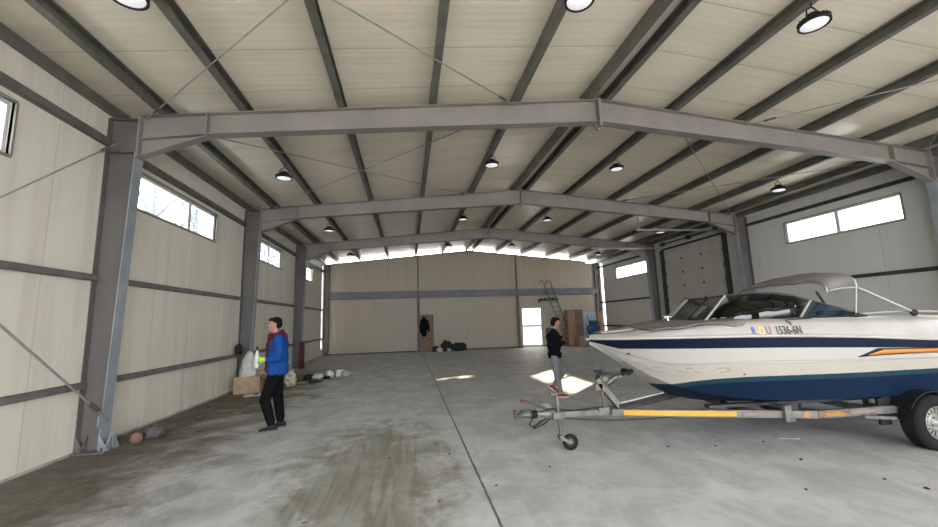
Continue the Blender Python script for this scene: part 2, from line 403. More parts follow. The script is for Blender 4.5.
# ------------------------------------------------------------------ steel frame
M_base = mat('mortar base', (.11,.10,.09), .9, var=.4, vscale=8)
def column(yc, side, label):
    """tapered I column, wide end up; local x points into the hall"""
    x0 = XL if side < 0 else XR
    t = thing('steel_column', label, 'column', (x0 + (-side)*.0, yc, 0), 0 if side < 0 else PI, 'steel frame columns')
    m = MB(); db, dt = .31, .42; H = 5.0
    m.prism([(.012, 0), (db-.012, 0), (dt-.012, H-.55), (dt, H), (.012, H)], 'Y', -.006, .006)
    m.box(0, .012, -.10, .10, 0, H)
    m.build('web', M_steel, t)
    m = MB(); m.prism([(db-.014, .25), (db, .25), (dt, H-.55), (dt-.014, H-.55)], 'Y', -.10, .10); m.prism([(db-.014, 0), (db, 0), (db, .25), (db-.014, .25)], 'Y', -.10, .10)
    m.build('inner_flange', M_steelL, t)
    m = MB(); m.box(-.03, .43, -.17, .17, 0, .025)
    for y in (-.13, .13):
        for x in (.08, .36): m.tube([(x, y, .02), (x, y, .075)], .016, 6)
    m.build('base_plate', M_steel, t)
    for x, sg in ((.0, -1), (.30, 1)):
        m = MB()
        for y in (-.1, .1):
            m.prism([(x, .025), (x+.13*max(sg, 0) + .0, .025), (x, .26)] if sg > 0 else [(.0, .025), (.13, .025), (.0, .26)], 'Y', y-.006, y+.006)
        m.prism([(-.02+y*.0, .025), (-.16, .025), (-.02, .24)], 'X', x+.1, x+.112)
        m.prism([(.02, .025), (.16, .025), (.02, .24)], 'X', x+.1, x+.112)
        m.build('stiffener', M_steelL if sg > 0 else M_steel, t)
    m = MB(); m.box(.01, dt-.01, -.10, .10, H-.56, H-.545); m.box(.01, dt, -.09, .09, H-.01, H); m.build('cap_plate', M_steel, t)
    return t
order = ['frame nearest the camera but out of view', 'nearest frame', 'second frame', 'third frame']
names_L = ['grey steel column on the left wall behind the viewer', 'large grey steel column with pale edge in left foreground, tie rod at its foot',
           'grey column on left wall behind the cardboard box', 'third grey column on left wall, behind the man in blue jacket']
names_R = ['grey steel column on the right wall behind the viewer', 'grey steel column cut by the right picture edge above the boat', 'grey steel column on right wall just right of the sectional door',
           'grey steel column on right wall just left of the sectional door']
for i, y in enumerate(FR):
    column(y, -1, names_L[i]); column(y, 1, names_R[i])
for side, lab in ((-1, 'narrow grey corner column at left end of back wall'), (1, 'narrow grey corner column at right end of back wall')):
    x = XL if side < 0 else XR; m = MB(); a, b = sorted((x, x - side*.26))
    m.box(a, b, YB-.16, YB-.15, 0, 5.0); m.box(a, b, YB-.03, YB-.02, 0, 5.0); m.box((a+b)/2-.005, (a+b)/2+.005, YB-.15, YB-.03, 0, 5.0)
    xe = b if side < 0 else a; m.box(min(xe, xe+side*.01), max(xe, xe+side*.01), YB-.16, YB-.02, 0, 5.0)
    tag(m.build('corner_column', M_steel), lab, 'column')

def rafter(yc, label):
    t = thing('rafter_beam', label, 'beam', (MID, yc, 0), 0, 'roof rafter beams')
    hl = MID - XL; hr = XR - MID
    for s, hw in ((-1, hl), (1, hr)):
        xs = [0, hw*.5, hw-1.40, hw-.42]
        dep = [.46, .40, .37, .40]
        def zt(d): return ZR - (ZR-ZE)*d/hw
        m = MB()
        top = [(s*x, zt(x)) for x in xs]; bot = [(s*x, zt(x)-d) for x, d in zip(xs, dep)]
        m.prism(top + bot[::-1], 'Y', -.006, .006)
        for p, q in zip(top, top[1:]): m.prism([p, q, (q[0], q[1]-.014), (p[0], p[1]-.014)], 'Y', -.095, .095)
        for p, q in zip(bot, bot[1:]): m.prism([p, q, (q[0], q[1]+.014), (p[0], p[1]+.014)], 'Y', -.095, .095)
        m.build('beam_web', M_rafter, t)
        # haunch below the beam end
        m = MB(); a = hw-1.40; b = hw-.42
        za, zb = zt(a)-.37, zt(b)-.40
        m.prism([(s*a, za), (s*b, zb), (s*b, zb-.28)], 'Y', -.006, .006)
        m.prism([(s*a, za-.002), (s*b, zb-.28), (s*b, zb-.292), (s*(a-.02), za-.012)], 'Y', -.075, .075)
        m.build('haunch', M_rafter, t)
        m = MB()
        for x in (hw-1.40, hw-.43):
            d = .38 if x < hw-1 else .70
            m.box(s*x-.012, s*x+.012, -.1, .1, zt(x)-d, zt(x))
        m.build('end_plate', M_rafter, t)
    m = MB(); m.box(-.025, .025, -.11, .11, ZR-.55, ZR+.01)
    for z in (-.08, -.2, -.32, -.50):
        for y in (-.06, .06): m.tube([(-.045, y, ZR+z), (.045, y, ZR+z)], .012, 6)
    m.prism([(-.12, ZR-.44), (.12, ZR-.44), (0, ZR-.6)], 'Y', -.006, .006)
    m.build('ridge_plate', M_rafter, t)
    return t
rafter(FR[0], 'wide grey roof beam behind the viewer')
rafter(FR[1], 'largest grey roof beam, spanning the whole picture from the foreground column')
rafter(FR[2], 'middle grey roof beam, between the nearest and the farthest')
rafter(FR[3], 'farthest grey roof beam, in front of the back wall')

# purlins ------------------------------------------------------------------
PX = [-3.86, -2.66, -1.10, .48, 2.04, 3.47, 3.85, 5.27, 6.83, 8.39, 9.93, 11.1]
pl = ['dark steel purlin next to the left eave, first from left', 'dark purlin carrying the leftmost row of lamps', 'dark purlin third from the left eave', 'dark purlin fourth from the left eave, running up near picture centre',
      'dark purlin carrying the lamp row just left of ridge', 'left one of the pair of dark ridge purlins', 'right one of the pair of dark ridge purlins', 'dark purlin carrying the lamp row just right of ridge',
      'dark purlin second right of the ridge pair', 'dark purlin third right of the ridge pair', 'dark purlin carrying the rightmost row of lamps', 'dark purlin nearest the right eave']
def purlin(x, lab):
    m = MB(); zb = ztop(x) + .004; s = -1 if x < MID else 1; sl = (ZR-ZE)/(MID-XL)
    H = .185; W = .105
    def prof(H, W, t, e=0):
        return [(0, -e), (W, -e), (W, .022-e), (W-t, .022-e), (W-t, t-e), (t, t-e), (t, H-t), (W-t, H-t), (W-t, H-.022), (W, H-.022), (W, H), (0, H)]
    def put(P, y0, y1, dx=0):
        m.prism([(x + dx - s*(p[0] - W/2) , zb + p[1]) for p in P], 'Y', y0, y1)
    put(prof(H, W, .006), YF, YB+.05)
    for y in FR: put([(-.010, .0), (-.001, .0), (-.001, H-.01), (-.010, H-.01)], y-.5, y+.5); put([(0, -.006), (W, -.006), (W, -.001), (0, -.001)], y-.5, y+.5)
    for y in FR: m.box(x-.05, x+.05, y-.06, y+.06, zb-.003, zb+.012)
    return tag(m.build('roof_purlin', M_purlin), lab, 'purlin', 'roof purlins')
for x, l in zip(PX, pl): purlin(x, l)
for side, lab in ((-1, 'eave strut along the top of the left wall'), (1, 'eave strut along the top of the right wall')):
    x = XL+.05 if side < 0 else XR-.05
    m = MB(); m.box(x-.05, x+.05, YF, YB, ZE+.01, ZE+.03); m.box(x-.006, x+.006, YF, YB, ZE+.03, ZE+.17)
    tag(m.build('eave_strut', M_purlin), lab, 'strut')

# wall girts ------------------------------------------------------------------
def girt(side, y0, y1, z, lab, hh=.09, dd=.07, mt=None):
    x = XL if side < 0 else XR; s = -side; m = MB()
    m.box(*sorted((x, x+s*dd)), y0, y1, z+hh/2-.005, z+hh/2); m.box(*sorted((x, x+s*dd)), y0, y1, z-hh/2, z-hh/2+.005)
    m.box(*sorted((x+s*(dd-.005), x+s*dd)), y0, y1, z-hh/2, z+hh/2)
    for k in range(int((y1-y0)/1.2)):
        yy = y0+.6+k*1.2; m.box(*sorted((x+s*dd, x+s*(dd+.006))), yy-.012, yy+.012, z-.01, z+.015)
    return tag(m.build('wall_girt', mt or M_girt), lab, 'girt', 'wall girts')
ends = [YF] + FR + [YB-.1]
bay = ['behind the viewer', 'left of the foreground column', 'between first and second columns', 'between second and third columns', 'between third column and back corner']
for i in range(5):
    a = ends[i] + (.0 if i == 0 else .1); b = ends[i+1] - .1
    for z, w in ((.93, 'lowest'), (2.47, 'middle'), (4.58, 'upper')):
        girt(-1, a, b, z, '%s horizontal steel rail on the left wall %s' % (w, bay[i]), .09 if z < 4 else .12, .07, M_purlin if z > 4 else None)
bayr = ['behind the viewer', 'in the bay at the right picture edge', 'above the boat right of sectional door', '', 'between sectional door and back corner']
for i in (0, 1, 2, 4):
    a = ends[i] + (.0 if i == 0 else .1); b = ends[i+1] - .1
    for z, w in ((1.12, 'lowest'), (2.52, 'middle'), (4.68, 'upper')):
        girt(1, a, b, z, '%s horizontal steel rail on the right wall %s' % (w, bayr[i]), .09, .07, M_galvD)
# gable channel and posts
seg = [(XL+.27, .52, 'left third'), (.67, 6.42, 'middle third'), (6.56, XR-.27, 'right third')]
for a, b, w in seg:
    m = MB(); m.box(a, b, YB-.13, YB-.125, 3.06, 3.46); m.box(a, b, YB-.13, YB, 3.06, 3.075); m.box(a, b, YB-.13, YB, 3.445, 3.46); m.box(a, b, YB-.16, YB-.13, 3.25, 3.46)
    tag(m.build('gable_channel', M_gird2), 'wide blue-grey steel channel across %s of the back wall' % w, 'beam', 'back wall channels')
for x, w in ((.595, 'left'), (6.49, 'right')):
    m = MB(); m.box(x-.075, x+.075, YB-.15, YB-.14, 0, 3.45); m.box(x-.005, x+.005, YB-.14, YB, 0, gtop(x)-.05); m.box(x-.035, x+.035, YB-.06, YB-.05, 3.45, gtop(x)-.05); m.box(x-.1, x+.1, YB-.18, YB, 0, .02)
    tag(m.build('gable_post', M_steel), '%s one of two slim steel posts on the back wall' % w, 'post', 'back wall posts')

# tie rods ---------------------------------------------------------------------
def rod(a, b, lab, r=.011, parts=True):
    t = thing('brace_rod', lab, 'rod', a, 0, 'cross bracing rods'); a = Vector(a); b = Vector(b); d = b - a
    m = MB(); m.tube([(0,0,0), d*.5, d], r, 6); m.build('rod', M_rod, t)
    m = MB(); u = d.normalized(); m.tube([u*.3, u*.5], r*2.1, 6); m.build('turnbuckle', M_galv, t)
    return t
def rf(x, y, dz=-.06): return (x, y, ztop(x)+dz)
for i, w in enumerate(['over the nearest bay', 'beyond the nearest roof beam']):
    y0, y1 = FR[i]+.05, FR[i+1]-.05
    rod(rf(XL+.5, y1), rf(2.0, y0), 'thin roof tie rod %s rising from left eave' % w)
    rod(rf(2.0, y1), rf(XL+.5, y0), 'thin roof tie rod %s crossing toward the ridge' % w)
    rod(rf(6.83, y1), rf(XR-.5, y0), 'thin tie rod on the right roof slope %s' % w)
    rod(rf(5.3, y0), rf(XR-.5, y1), 'second thin tie rod on right roof slope %s' % w)
rod((XL+.36, FR[1]-.03, .42), (XL+.3, FR[0]+.12, 4.6), 'tie rod running down to foot of the foreground column', .014)
rod((XL+.22, FR[1]-.11, 4.60), (XL+.24, FR[0]+.12, .2), 'thin tie rod rising to the top of the foreground column', .011)
m = MB(); m.prism([(-.03, .36), (.10, .30), (.10, .56), (-.03, .50)], 'X', XL+.29, XL+.305)
o = m.build('gusset_plate', M_steelL); o.location = (.02, FR[1]-.14, 0); tag(o, 'pale gusset plate at the foot of the foreground column', 'bracket')

# lamps --------------------------------------------------------------------------
M_lens = emit('lamp lens', (.8,.81,.83), .06)
def lamp_proto():
    t = thing('high_bay_lamp', '', 'lamp', group='high bay lamps')
    m = MB(); m.lathe([(.02,.13),(.07,.13),(.085,.10),(.10,.06),(.10,.04),(.165,.03),(.175,.0),(.175,-.02),(.15,-.02),(.145,0)], n=28)
    for k in range(24):
        a = 2*PI*k/24; m.bar((.105*math.cos(a), .105*math.sin(a), .05), (.168*math.cos(a), .168*math.sin(a), .022), .006, .05)
    m.build('housing', M_black, t)
    m = MB(); m.lathe([(.001,-.012),(.148,-.012),(.15,-.005)], n=28); m.build('lens', M_lens, t)
    m = MB(); m.tube([(-.1,0,.06),(-.09,0,.18),(-.02,0,.23),(.02,0,.23),(.09,0,.18),(.1,0,.06)], .009, 6); m.tube([(0,0,.23),(0,0,.31)], .008, 6); m.build('bracket', M_black, t)
    return t
rowname = ['nearest row at the top picture edge', 'second row, beyond the nearest beam', 'third row, beyond the middle beam', 'farthest row near the back wall']
colname = ['left', 'centre-left', 'centre-right', 'right']
first = None
for r, y in enumerate([3.88, 8.85, 13.95, 19.2]):
    for c, x in enumerate([-2.66, 2.04, 5.27, 9.93]):
        lab = 'round black high bay lamp, %s one in the %s' % (colname[c], rowname[r]); loc = (x-.02, y, ztop(x)-.30)
        if first is None: first = lamp_proto(); first.location = loc; first['label'] = lab; t = first
        else: t = dup(first, loc, 0, lab)
        if c == 3: t.rotation_euler = (0, R(4), 0)

# ------------------------------------------------------------------ boat
def cr(tab, x):
    """smooth interpolation through a table of (x, value)"""
    if x <= tab[0][0]: return tab[0][1]
    if x >= tab[-1][0]: return tab[-1][1]
    for i in range(len(tab)-1):
        if tab[i][0] <= x <= tab[i+1][0]:
            x0, y0 = tab[i]; x1, y1 = tab[i+1]; h = x1-x0; t = (x-x0)/h
            m0 = (y1-tab[i-1][1])/(x1-tab[i-1][0]) if i > 0 else (y1-y0)/h
            m1 = (tab[i+2][1]-y0)/(tab[i+2][0]-x0) if i+2 < len(tab) else (y1-y0)/h
            t2, t3 = t*t, t*t*t
            return (2*t3-3*t2+1)*y0 + (t3-2*t2+t)*h*m0 + (-2*t3+3*t2)*y1 + (t3-t2)*h*m1
BX, BY = 2.42, 5.13
KZ = [(0,1.31),(.2,1.19),(.4,1.05),(.62,.89),(.8,.76),(1.0,.645),(1.25,.555),(1.6,.49),(2.4,.43),(5.9,.43)]
RZ = [(0,1.375),(.6,1.385),(1.7,1.385),(2.8,1.345),(4.0,1.27),(5.9,1.21)]
RW = [(0,.03),(.12,.22),(.35,.42),(.7,.64),(1.2,.86),(1.8,1.02),(2.6,1.13),(3.6,1.16),(5.9,1.12)]
CZ = [(0,1.33),(.2,1.22),(.45,1.05),(.75,.86),(1.1,.72),(1.6,.64),(2.4,.61),(5.9,.62)]
CW = [(0,.012),(.2,.05),(.45,.13),(.75,.28),(1.1,.48),(1.8,.76),(2.6,.91),(3.6,.96),(5.9,.98)]
PZ = [(0,1.335),(.3,1.10),(.6,.80),(.8,.80),(1.1,.86),(1.6,.915),(2.8,.925),(4.0,.93),(5.9,.95)]
SW = [(0,.125),(1.5,.13),(2.8,.12),(4,.09),(5.9,.09)]
def sidey(x, z):
    """half beam of the topside at height z"""
    zr, zc, wr, wc = cr(RZ, x), cr(CZ, x), cr(RW, x), cr(CW, x)
    t = max(0, min(1.1, (z-zc)/max(.02, zr-zc)))
    return wc + (wr-wc)*(t**.8) + .0
def hull_mat():
    mt = mat('hull', (.46,.44,.405), .25); nt = mt.node_tree; L = nt.links.new; b = nt.nodes['Principled BSDF']
    tc = nt.nodes.new('ShaderNodeTexCoord'); sp = nt.nodes.new('ShaderNodeSeparateXYZ'); L(tc.outputs['Object'], sp.inputs[0])
    def M(op, a, bb=None):
        n = nt.nodes.new('ShaderNodeMath'); n.operation = op
        for i, x in enumerate((a, bb)):
            if x is None: continue
            if isinstance(x, (int, float)): n.inputs[i].default_value = x
            else: L(x, n.inputs[i])
        return n.outputs[0]
    def noi(sc, v=None):
        n = nt.nodes.new('ShaderNodeTexNoise'); n.inputs['Scale'].default_value = sc; n.inputs['Detail'].default_value = 6
        mp = nt.nodes.new('ShaderNodeMapping'); mp.inputs['Scale'].default_value = v or (1,1,1); L(tc.outputs['Object'], mp.inputs[0]); L(mp.outputs[0], n.inputs['Vector']); return n.outputs['Fac']
    def mx(f, a, c):
        n = nt.nodes.new('ShaderNodeMix'); n.data_type = 'RGBA'; L(f, n.inputs[0])
        for i, x in ((6, a), (7, c)):
            if isinstance(x, tuple): n.inputs[i].default_value = (*x, 1)
            else: L(x, n.inputs[i])
        return n.outputs[2]
    X, Z = sp.outputs[0], sp.outputs[2]
    line = M('SUBTRACT', .925, M('MULTIPLY', M('EXPONENT', M('MULTIPLY', M('SUBTRACT', X, .7), -2.85)), .23))
    below = M('GREATER_THAN', M('SUBTRACT', line, Z), M('MULTIPLY', M('SUBTRACT', noi(14), .5), .012))
    # grime: brown scuffs on the topside in front of the trailer bunks, general yellowing low down
    g = M('MULTIPLY', M('GREATER_THAN', noi(9, (1, 1, 3.5)), .56), M('MULTIPLY', M('LESS_THAN', M('ABSOLUTE', M('SUBTRACT', X, 1.05)), .48), M('LESS_THAN', M('ABSOLUTE', M('SUBTRACT', Z, .99)), .035)))
    lo = M('MULTIPLY', M('MULTIPLY', noi(2.2, (1, 1, 2)), .9), M('LESS_THAN', Z, 1.07))
    c = mx(lo, (.355,.34,.315), (.30,.255,.20)); c = mx(M('MULTIPLY', g, .45), c, (.20,.14,.09))
    mo = M('LESS_THAN', M('ABSOLUTE', M('SUBTRACT', Z, M('ADD', 1.075, M('MULTIPLY', X, -.006)))), .004); c = mx(M('MULTIPLY', mo, .35), c, (.15,.13,.11))
    bl = mx(noi(1.6), (.002,.007,.024), (.003,.014,.036)); teal = mx(noi(2), (.007,.027,.042), (.014,.042,.056))
    top = M('LESS_THAN', M('SUBTRACT', line, Z), .06); bl = mx(M('MULTIPLY', top, .9), bl, teal)
    c = mx(below, c, bl); L(c, b.inputs['Base Color'])
    L(M('ADD', M('MULTIPLY', below, .35), .25), b.inputs['Roughness']); L(M('SUBTRACT', .5, M('MULTIPLY', below, .38)), b.inputs['Specular IOR Level']); return mt
M_hull = hull_mat()
boat = thing('motorboat', 'white sport motorboat with navy stripe and blue bottom paint on its trailer', 'boat', (BX, BY, 0))
xs = [0,.03,.07,.12,.2,.3,.42,.55,.7,.85,1.0,1.2,1.4,1.6,1.9,2.2,2.6,3.0,3.4,3.8,4.2,4.6,5.0,5.4,5.9]
def hull_rows(x):
    zr, zc, zk = cr(RZ, x), cr(CZ, x), cr(KZ, x); wc = cr(CW, x)
    zp = max(zc+.012, min(zr-.16, cr(PZ, x)))
    zs = zr - min(cr(SW, x), (zr-zc)*.6)
    if zp > zs-.01: zp = zs-.01
    if zc > zp-.005: zc = zp-.005
    zc = max(zc, zk)
    zm1 = zs - (zs-zp)*.45; zm2 = zm1 - min(.02, (zs-zp)*.1)
    rows = [(sidey(x, zr), zr), (sidey(x, zs), zs), (sidey(x, zm1), zm1), (sidey(x, zm2)-.008*min(1, x*3), zm2), (sidey(x, (zm2+zp)/2)-.004, (zm2+zp)/2), (sidey(x, zp), zp), (wc+.012*min(1, x), zc), (max(.0, wc-.035*min(1, x)), zc-.002)]
    for f in (.7, .68, .4, .38): rows.append((wc*f, zk + (zc-zk)*(f+ (.05 if f in (.68, .38) else 0))*.95))
    rows.append((.0, zk))
    return rows
m = MB()
for sgn in (-1, 1):
    R_ = [[(x, sgn*y, z) for y, z in hull_rows(x)] for x in xs]
    for k in range(len(R_[0])-1):
        m.cur = 1 if k == 0 else 0
        m.sm = True
        m.grid([[r[k], r[k+1]] for r in R_])
m.cur = 0
tr = hull_rows(5.9)
m.add([(5.9, -y, z) for y, z in tr] + [(5.9, y, z) for y, z in tr[::-1]], [tuple(range(2*len(tr)))])
m.build('hull', [M_hull, M_navy], boat)
# rub rail and its white moulding
for s in (-1, 1):
    m = MB(); m.tube([(x, s*(cr(RW, x)+.008), cr(RZ, x)+.012) for x in xs], .020, 8); m.build('rub_rail', M_white, boat)
m = MB(); m.tube([(-.035,0,1.37),(.03,0,1.40)], .022, 8); m.tube([(-.02,-.05,1.385),(.0,0,1.40),(-.02,.05,1.385)], .015, 6); m.build('bow_eye', M_chrome, boat)

# deck: crowned, with the cockpit cut out
IN0, IN1 = 1.55, 5.3      # cockpit from/to
DW = [(0,.02),(.12,.17),(.35,.34),(.7,.53),(1.2,.73),(1.8,.88),(2.6,.97),(5.9,.97)]
DZ_ = [(0,1.40),(.3,1.43),(.7,1.475),(1.2,1.535),(1.8,1.575),(2.6,1.575),(3.8,1.56),(4.6,1.535),(5.9,1.50)]
CK = [(IN0,.50),(2.2,.72),(2.8,.82),(5.3,.82)]
def deck_row(x, s):
    r = [(x, s*(cr(RW, x)), cr(RZ, x)+.01)]
    w, z = cr(DW, x), cr(DZ_, x); zr = cr(RZ, x)+.01; wr = cr(RW, x)
    r.append((x, s*(wr+(w-wr)*.22), zr+(z-zr)*.68)); r.append((x, s*w, z-.006)); r.append((x, s*(w-.06*min(1, x)), z+.008))
    return r
xd = [0,.03,.07,.12,.2,.3,.42,.55,.7,.85,1.0,1.1,1.2,1.3,1.4,IN0,1.65,1.75,1.85,1.95,2.05,2.15,2.25,2.35,2.5,2.6,2.8,3.0,3.2,3.4,3.8,4.2,4.6,5.0,IN1,5.6,5.9]
m = MB()
for s in (-1, 1):
    rows = []
    for x in xd:
        r = deck_row(x, s)
        if IN0 <= x <= IN1:
            c = cr(CK, x); z = r[-1][2]; r += [(x, s*(c+.02), z+.012), (x, s*c, z-.01), (x, s*c, .95)]
        else:
            w = abs(r[-1][1]); z = r[-1][2]; r += [(x, s*w*.66, z+.016), (x, s*w*.33, z+.022), (x, 0, z+.026)]
        rows.append(r)
    i0, i1 = xd.index(IN0), xd.index(IN1)
    # solid foredeck / aft deck
    def solid(x):
        r = deck_row(x, s); w = abs(r[-1][1]); z = r[-1][2]; return r + [(x, s*w*.66, z+.016), (x, s*w*.33, z+.022), (x, 0, z+.026)]
    m.grid(rows[:i0] + [solid(IN0)]); m.grid(rows[i0:i1+1]); m.grid([solid(IN1)] + rows[i1+1:])
for x, s in ((IN0, 1), (IN1, 1)):
    c = cr(CK, x); z = cr(DZ_, x)+.02; m.add([(x, -c, .95), (x, c, .95), (x, c, z), (x, -c, z)], [(0,1,2,3)])
m.build('deck', M_white, boat)
m = MB(); m.box(IN0, IN1, -.82, .82, .93, .95); m.build('cockpit_floor', mat('grey marine carpet', (.10,.10,.11), .95), boat)
M_vinyl = mat('grey marine vinyl', (.20,.195,.19), .5)
for y in (-.42, .42):
    m = MB(); m.box(3.0, 3.5, y-.25, y+.25, .97, 1.32); m.box(3.42, 3.55, y-.25, y+.25, 1.3, 1.66); bevel(m.build('seat', M_vinyl, boat), .04, 3)
m = MB(); m.box(4.65, 5.25, -.78, .78, .96, 1.33); m.box(5.15, 5.29, -.78, .78, 1.3, 1.52); bevel(m.build('rear_bench', M_vinyl, boat), .04, 3)
m = MB(); m.prism([(2.2,.95),(2.65,.95),(2.65,1.42),(2.5,1.58),(2.2,1.6)], 'Y', .12, .78); m.prism([(2.2,.95),(2.65,.95),(2.65,1.42),(2.5,1.58),(2.2,1.6)], 'Y', -.78, -.2)
m.build('dashboard', mat('dark console', (.04,.04,.045), .5), boat)
m = MB(); c = Vector((2.78, .45, 1.5)); m.tube([c + Vector((-.07*math.sin(a), .18*math.cos(a), .17*math.sin(a))) for a in [2*PI*k/20 for k in range(21)]], .014, 6)
for a in (.5, 2.6, 4.7): m.tube([c, c + Vector((-.07*math.sin(a), .18*math.cos(a), .17*math.sin(a)))], .01, 5)
m.build('steering_wheel', M_black, boat)

# taupe cover lying over the foredeck
def dz(x, y):
    w = cr(DW, x); wr = cr(RW, x); z = cr(DZ_, x); zr = cr(RZ, x)+.01; a = abs(y)
    if a < w: return z + .026*(1-a/w)
    return z + (zr-z)*min(1, ((a-w)/max(.01, wr-w)))**2.2
m = MB(); rows = []
nx, ny = 46, 30
for i in range(nx+1):
    x = .62 + i*(1.0/nx); row = []
    for j in range(ny+1):
        u = -1 + 2*j/ny; edge = (cr(DW, x) + (.05 + .11*noise.noise(Vector((x*3.1, 2 if u > 0 else 7, 0)))) *(1 if x > .8 else .3)) * (1 - max(0, (x-1.62))*.0)
        y = u*edge; z = dz(x, y) + .014 + .018*abs(noise.noise(Vector((x*7, y*5, 3)))) + .012*abs(noise.noise(Vector((x*2.2, y*16, 9))))
        row.append((x + .05*noise.noise(Vector((i*0, y*4, 1)))*(1 if i in (0, nx) else 0), y, z))
    rows.append(row)
m.grid(rows); solidify(m.build('bow_cover', M_canvas, boat), .008, 1)
# anchor locker lid, cleat, folded white mat on the bow tip
m = MB()
rows = [[(x, y, dz(x, y)+.008+.020*math.exp(-((y/.2)**2))*(.6+.4*math.sin(x*9))) for y in [k*.04-.12 for k in range(7)]] for x in [.15+.07*k for k in range(8)]]
m.grid(rows); solidify(m.build('bow_mat', M_white, boat), .012, 1)
m = MB(); m.tube([(1.2,-.05,1.57),(1.2,.05,1.57)], .03, 8); m.tube([(1.2,0,1.53),(1.2,0,1.64)], .014, 8); m.tube([(1.14,0,1.64),(1.26,0,1.64)], .022, 10); m.build('bow_light', M_chrome, boat)
m = MB(); y = -(sidey(.42, 1.19)+.004); m.tube([(.38, y+.012, 1.19),(.41, y-.01, 1.19)], .012, 6); m.tube([(.45, y-.006, 1.187),(.50, y-.03, 1.187)], .011, 6); m.build('side_fitting', M_galvD, boat)

# windscreen
zb = lambda x, y: dz(x, y) + .02
base = [(1.98, .94), (1.62, .60), (1.34, .20), (1.34, -.20), (1.37, -.50), (1.95, -.88), (2.45, -.93), (3.45, -.95)]
def wsb(i): x, y = base[i]; return Vector((x, y, zb(x, y)))
def up_(p, dx, dy, dz_): return Vector((p.x+dx, p.y+dy, p.z+dz_))
nf = wsb(4); ff = Vector((1.50, .55, nf.z)); cl = wsb(3); cr_ = wsb(2)
T_nf = up_(nf, .40, .07, .325); T_ff = up_(ff, .40, -.07, .325); T_cl = up_(cl, .36, 0, .30); T_cr = up_(cr_, .36, 0, .30)
def frame(pts, r, name='windscreen_frame', mt=None): mm = MB(); mm.tube(pts, r, 8); return mm.build(name, mt or M_chrome, boat)
def pane(ps, mt): mm = MB(); mm.add(ps, [tuple(range(len(ps)))]); return solidify(mm.build('windscreen_pane', mt, boat), .006)
zs = lambda x: dz(x, .95)+.015
for s, n0, t0 in ((-1, nf, T_nf), (1, ff, T_ff)):
    base_ = [n0] + [Vector((x, s*w, zs(x))) for x, w in ((1.65,.70),(1.93,.83),(2.15,.90),(2.32,.93))]
    top_ = [t0] + [Vector((x, s*w, z)) for x, w, z in ((1.98,.62,1.925),(2.18,.74,1.91),(2.38,.83,1.865),(2.56,.88,1.80))]
    aft = Vector((3.24, s*.975, zs(3.24))); md = Vector((2.95, s*.935, 1.675))
    frame([*base_, aft], .011, mt=M_black)
    frame([*top_, md, aft], .014, mt=M_galvD)
    frame([base_[-1], top_[-1]], .015, mt=M_alu)
    frame([base_[-1]+Vector((.09,0,0)), top_[-1]+Vector((.10,s*.02,-.035))], .012, mt=M_black)
    m = MB(); m.grid([base_, top_]); solidify(m.build('windscreen_pane', M_tint, boat), .006)
    m = MB(); m.add([base_[-1], top_[-1], md, aft], [(0,1,2,3)]); solidify(m.build('windscreen_pane', glass('blue side pane %d' % s, (.35,.5,.62)), boat), .006)
    frame([n0, t0], .015, mt=M_alu)
pane([nf, cl, T_cl, T_nf], M_tintL); pane([cl, cr_, T_cr, T_cl], M_tintL); pane([cr_, ff, T_ff, T_cr], M_tintL)
frame([cl, T_cl], .012, mt=M_black); frame([cr_, T_cr], .014, mt=M_alu)
frame([nf, cl, cr_, ff], .012, mt=M_black); frame([T_nf, T_cl, T_cr, T_ff], .013, mt=M_galvD)
m = MB(); m.tube([(2.74,-.90,1.75),(2.66,-.90,1.88)], .015, 6); m.ell((2.65,-.90,1.89), (.02,.012,.022)); m.build('side_mirror', M_black, boat)

# low folded bimini top
def arch(x, w, z0, z1, n=22): return [Vector((x, w*(-.14 + .86*math.cos(PI*(1-k/n))), z0 + (z1-z0)*max(0, math.sin(PI*k/n))**.62)) for k in range(n+1)]
XA = [2.35, 2.55, 2.8, 3.05, 3.10]
rows = [arch(2.82,.86,1.91,2.10), arch(2.91,.88,1.93,2.15), arch(3.0,.90,1.95,2.19), arch(3.1,.91,1.96,2.215), arch(3.22,.91,1.96,2.21)]
def tilt(pts): return [Vector((p.x, p.y, p.z - .055*(p.y+.9))) for p in pts]
rows = [tilt(r) for r in rows]
rows = [[Vector((p.x + .03*noise.noise(Vector((p.y*4, p.x*3, 1))), p.y, p.z + .008*noise.noise(p*9))) for p in r] for r in rows]
m = MB(); m.grid(rows); solidify(m.build('bimini_canopy', M_canvas, boat), .012, 1)
a = tilt(arch(3.23,.92,1.95,2.205))
m = MB(); m.tube(a, .013, 8); m.tube(tilt(arch(2.84,.87,1.90,2.09)), .012, 8); m.build('bimini_bow', M_alu, boat)
for s in (-1, 1):
    tz = 0 if s < 0 else -.08; fy = 1 if s < 0 else .72
    m = MB(); m.tube([(3.22, s*.92*fy, 1.96+tz), (3.06, s*.985, zs(3.05)+.02)], .012, 8); m.tube([(3.22, s*.92*fy, 1.95+tz), (3.0, s*.91*fy, 1.94+tz), (2.84, s*.89*fy, 1.915+tz)], .010, 6)
    m.tube([(3.23, s*.93*fy, 1.945+tz), (3.92, s*.985, zs(3.9)+.05)], .014, 8); m.build('bimini_strut', M_alu, boat)
    for q_, r_ in (((3.95, s*.985, zs(3.95)+.035), (.055,.03,.045)), ((3.06, s*.985, zs(3.05)+.015), (.04,.02,.03))): m = MB(); m.ell(q_, r_); m.build('bimini_bracket', M_black, boat)
    m = MB(); m.tube([(3.1+k*.1, s*.93, zs(3.1+k*.1)+.02+.035*math.sin(PI*min(1, k/20))) for k in range(25)], .013, 6); m.build('side_handrail', M_alu, boat)

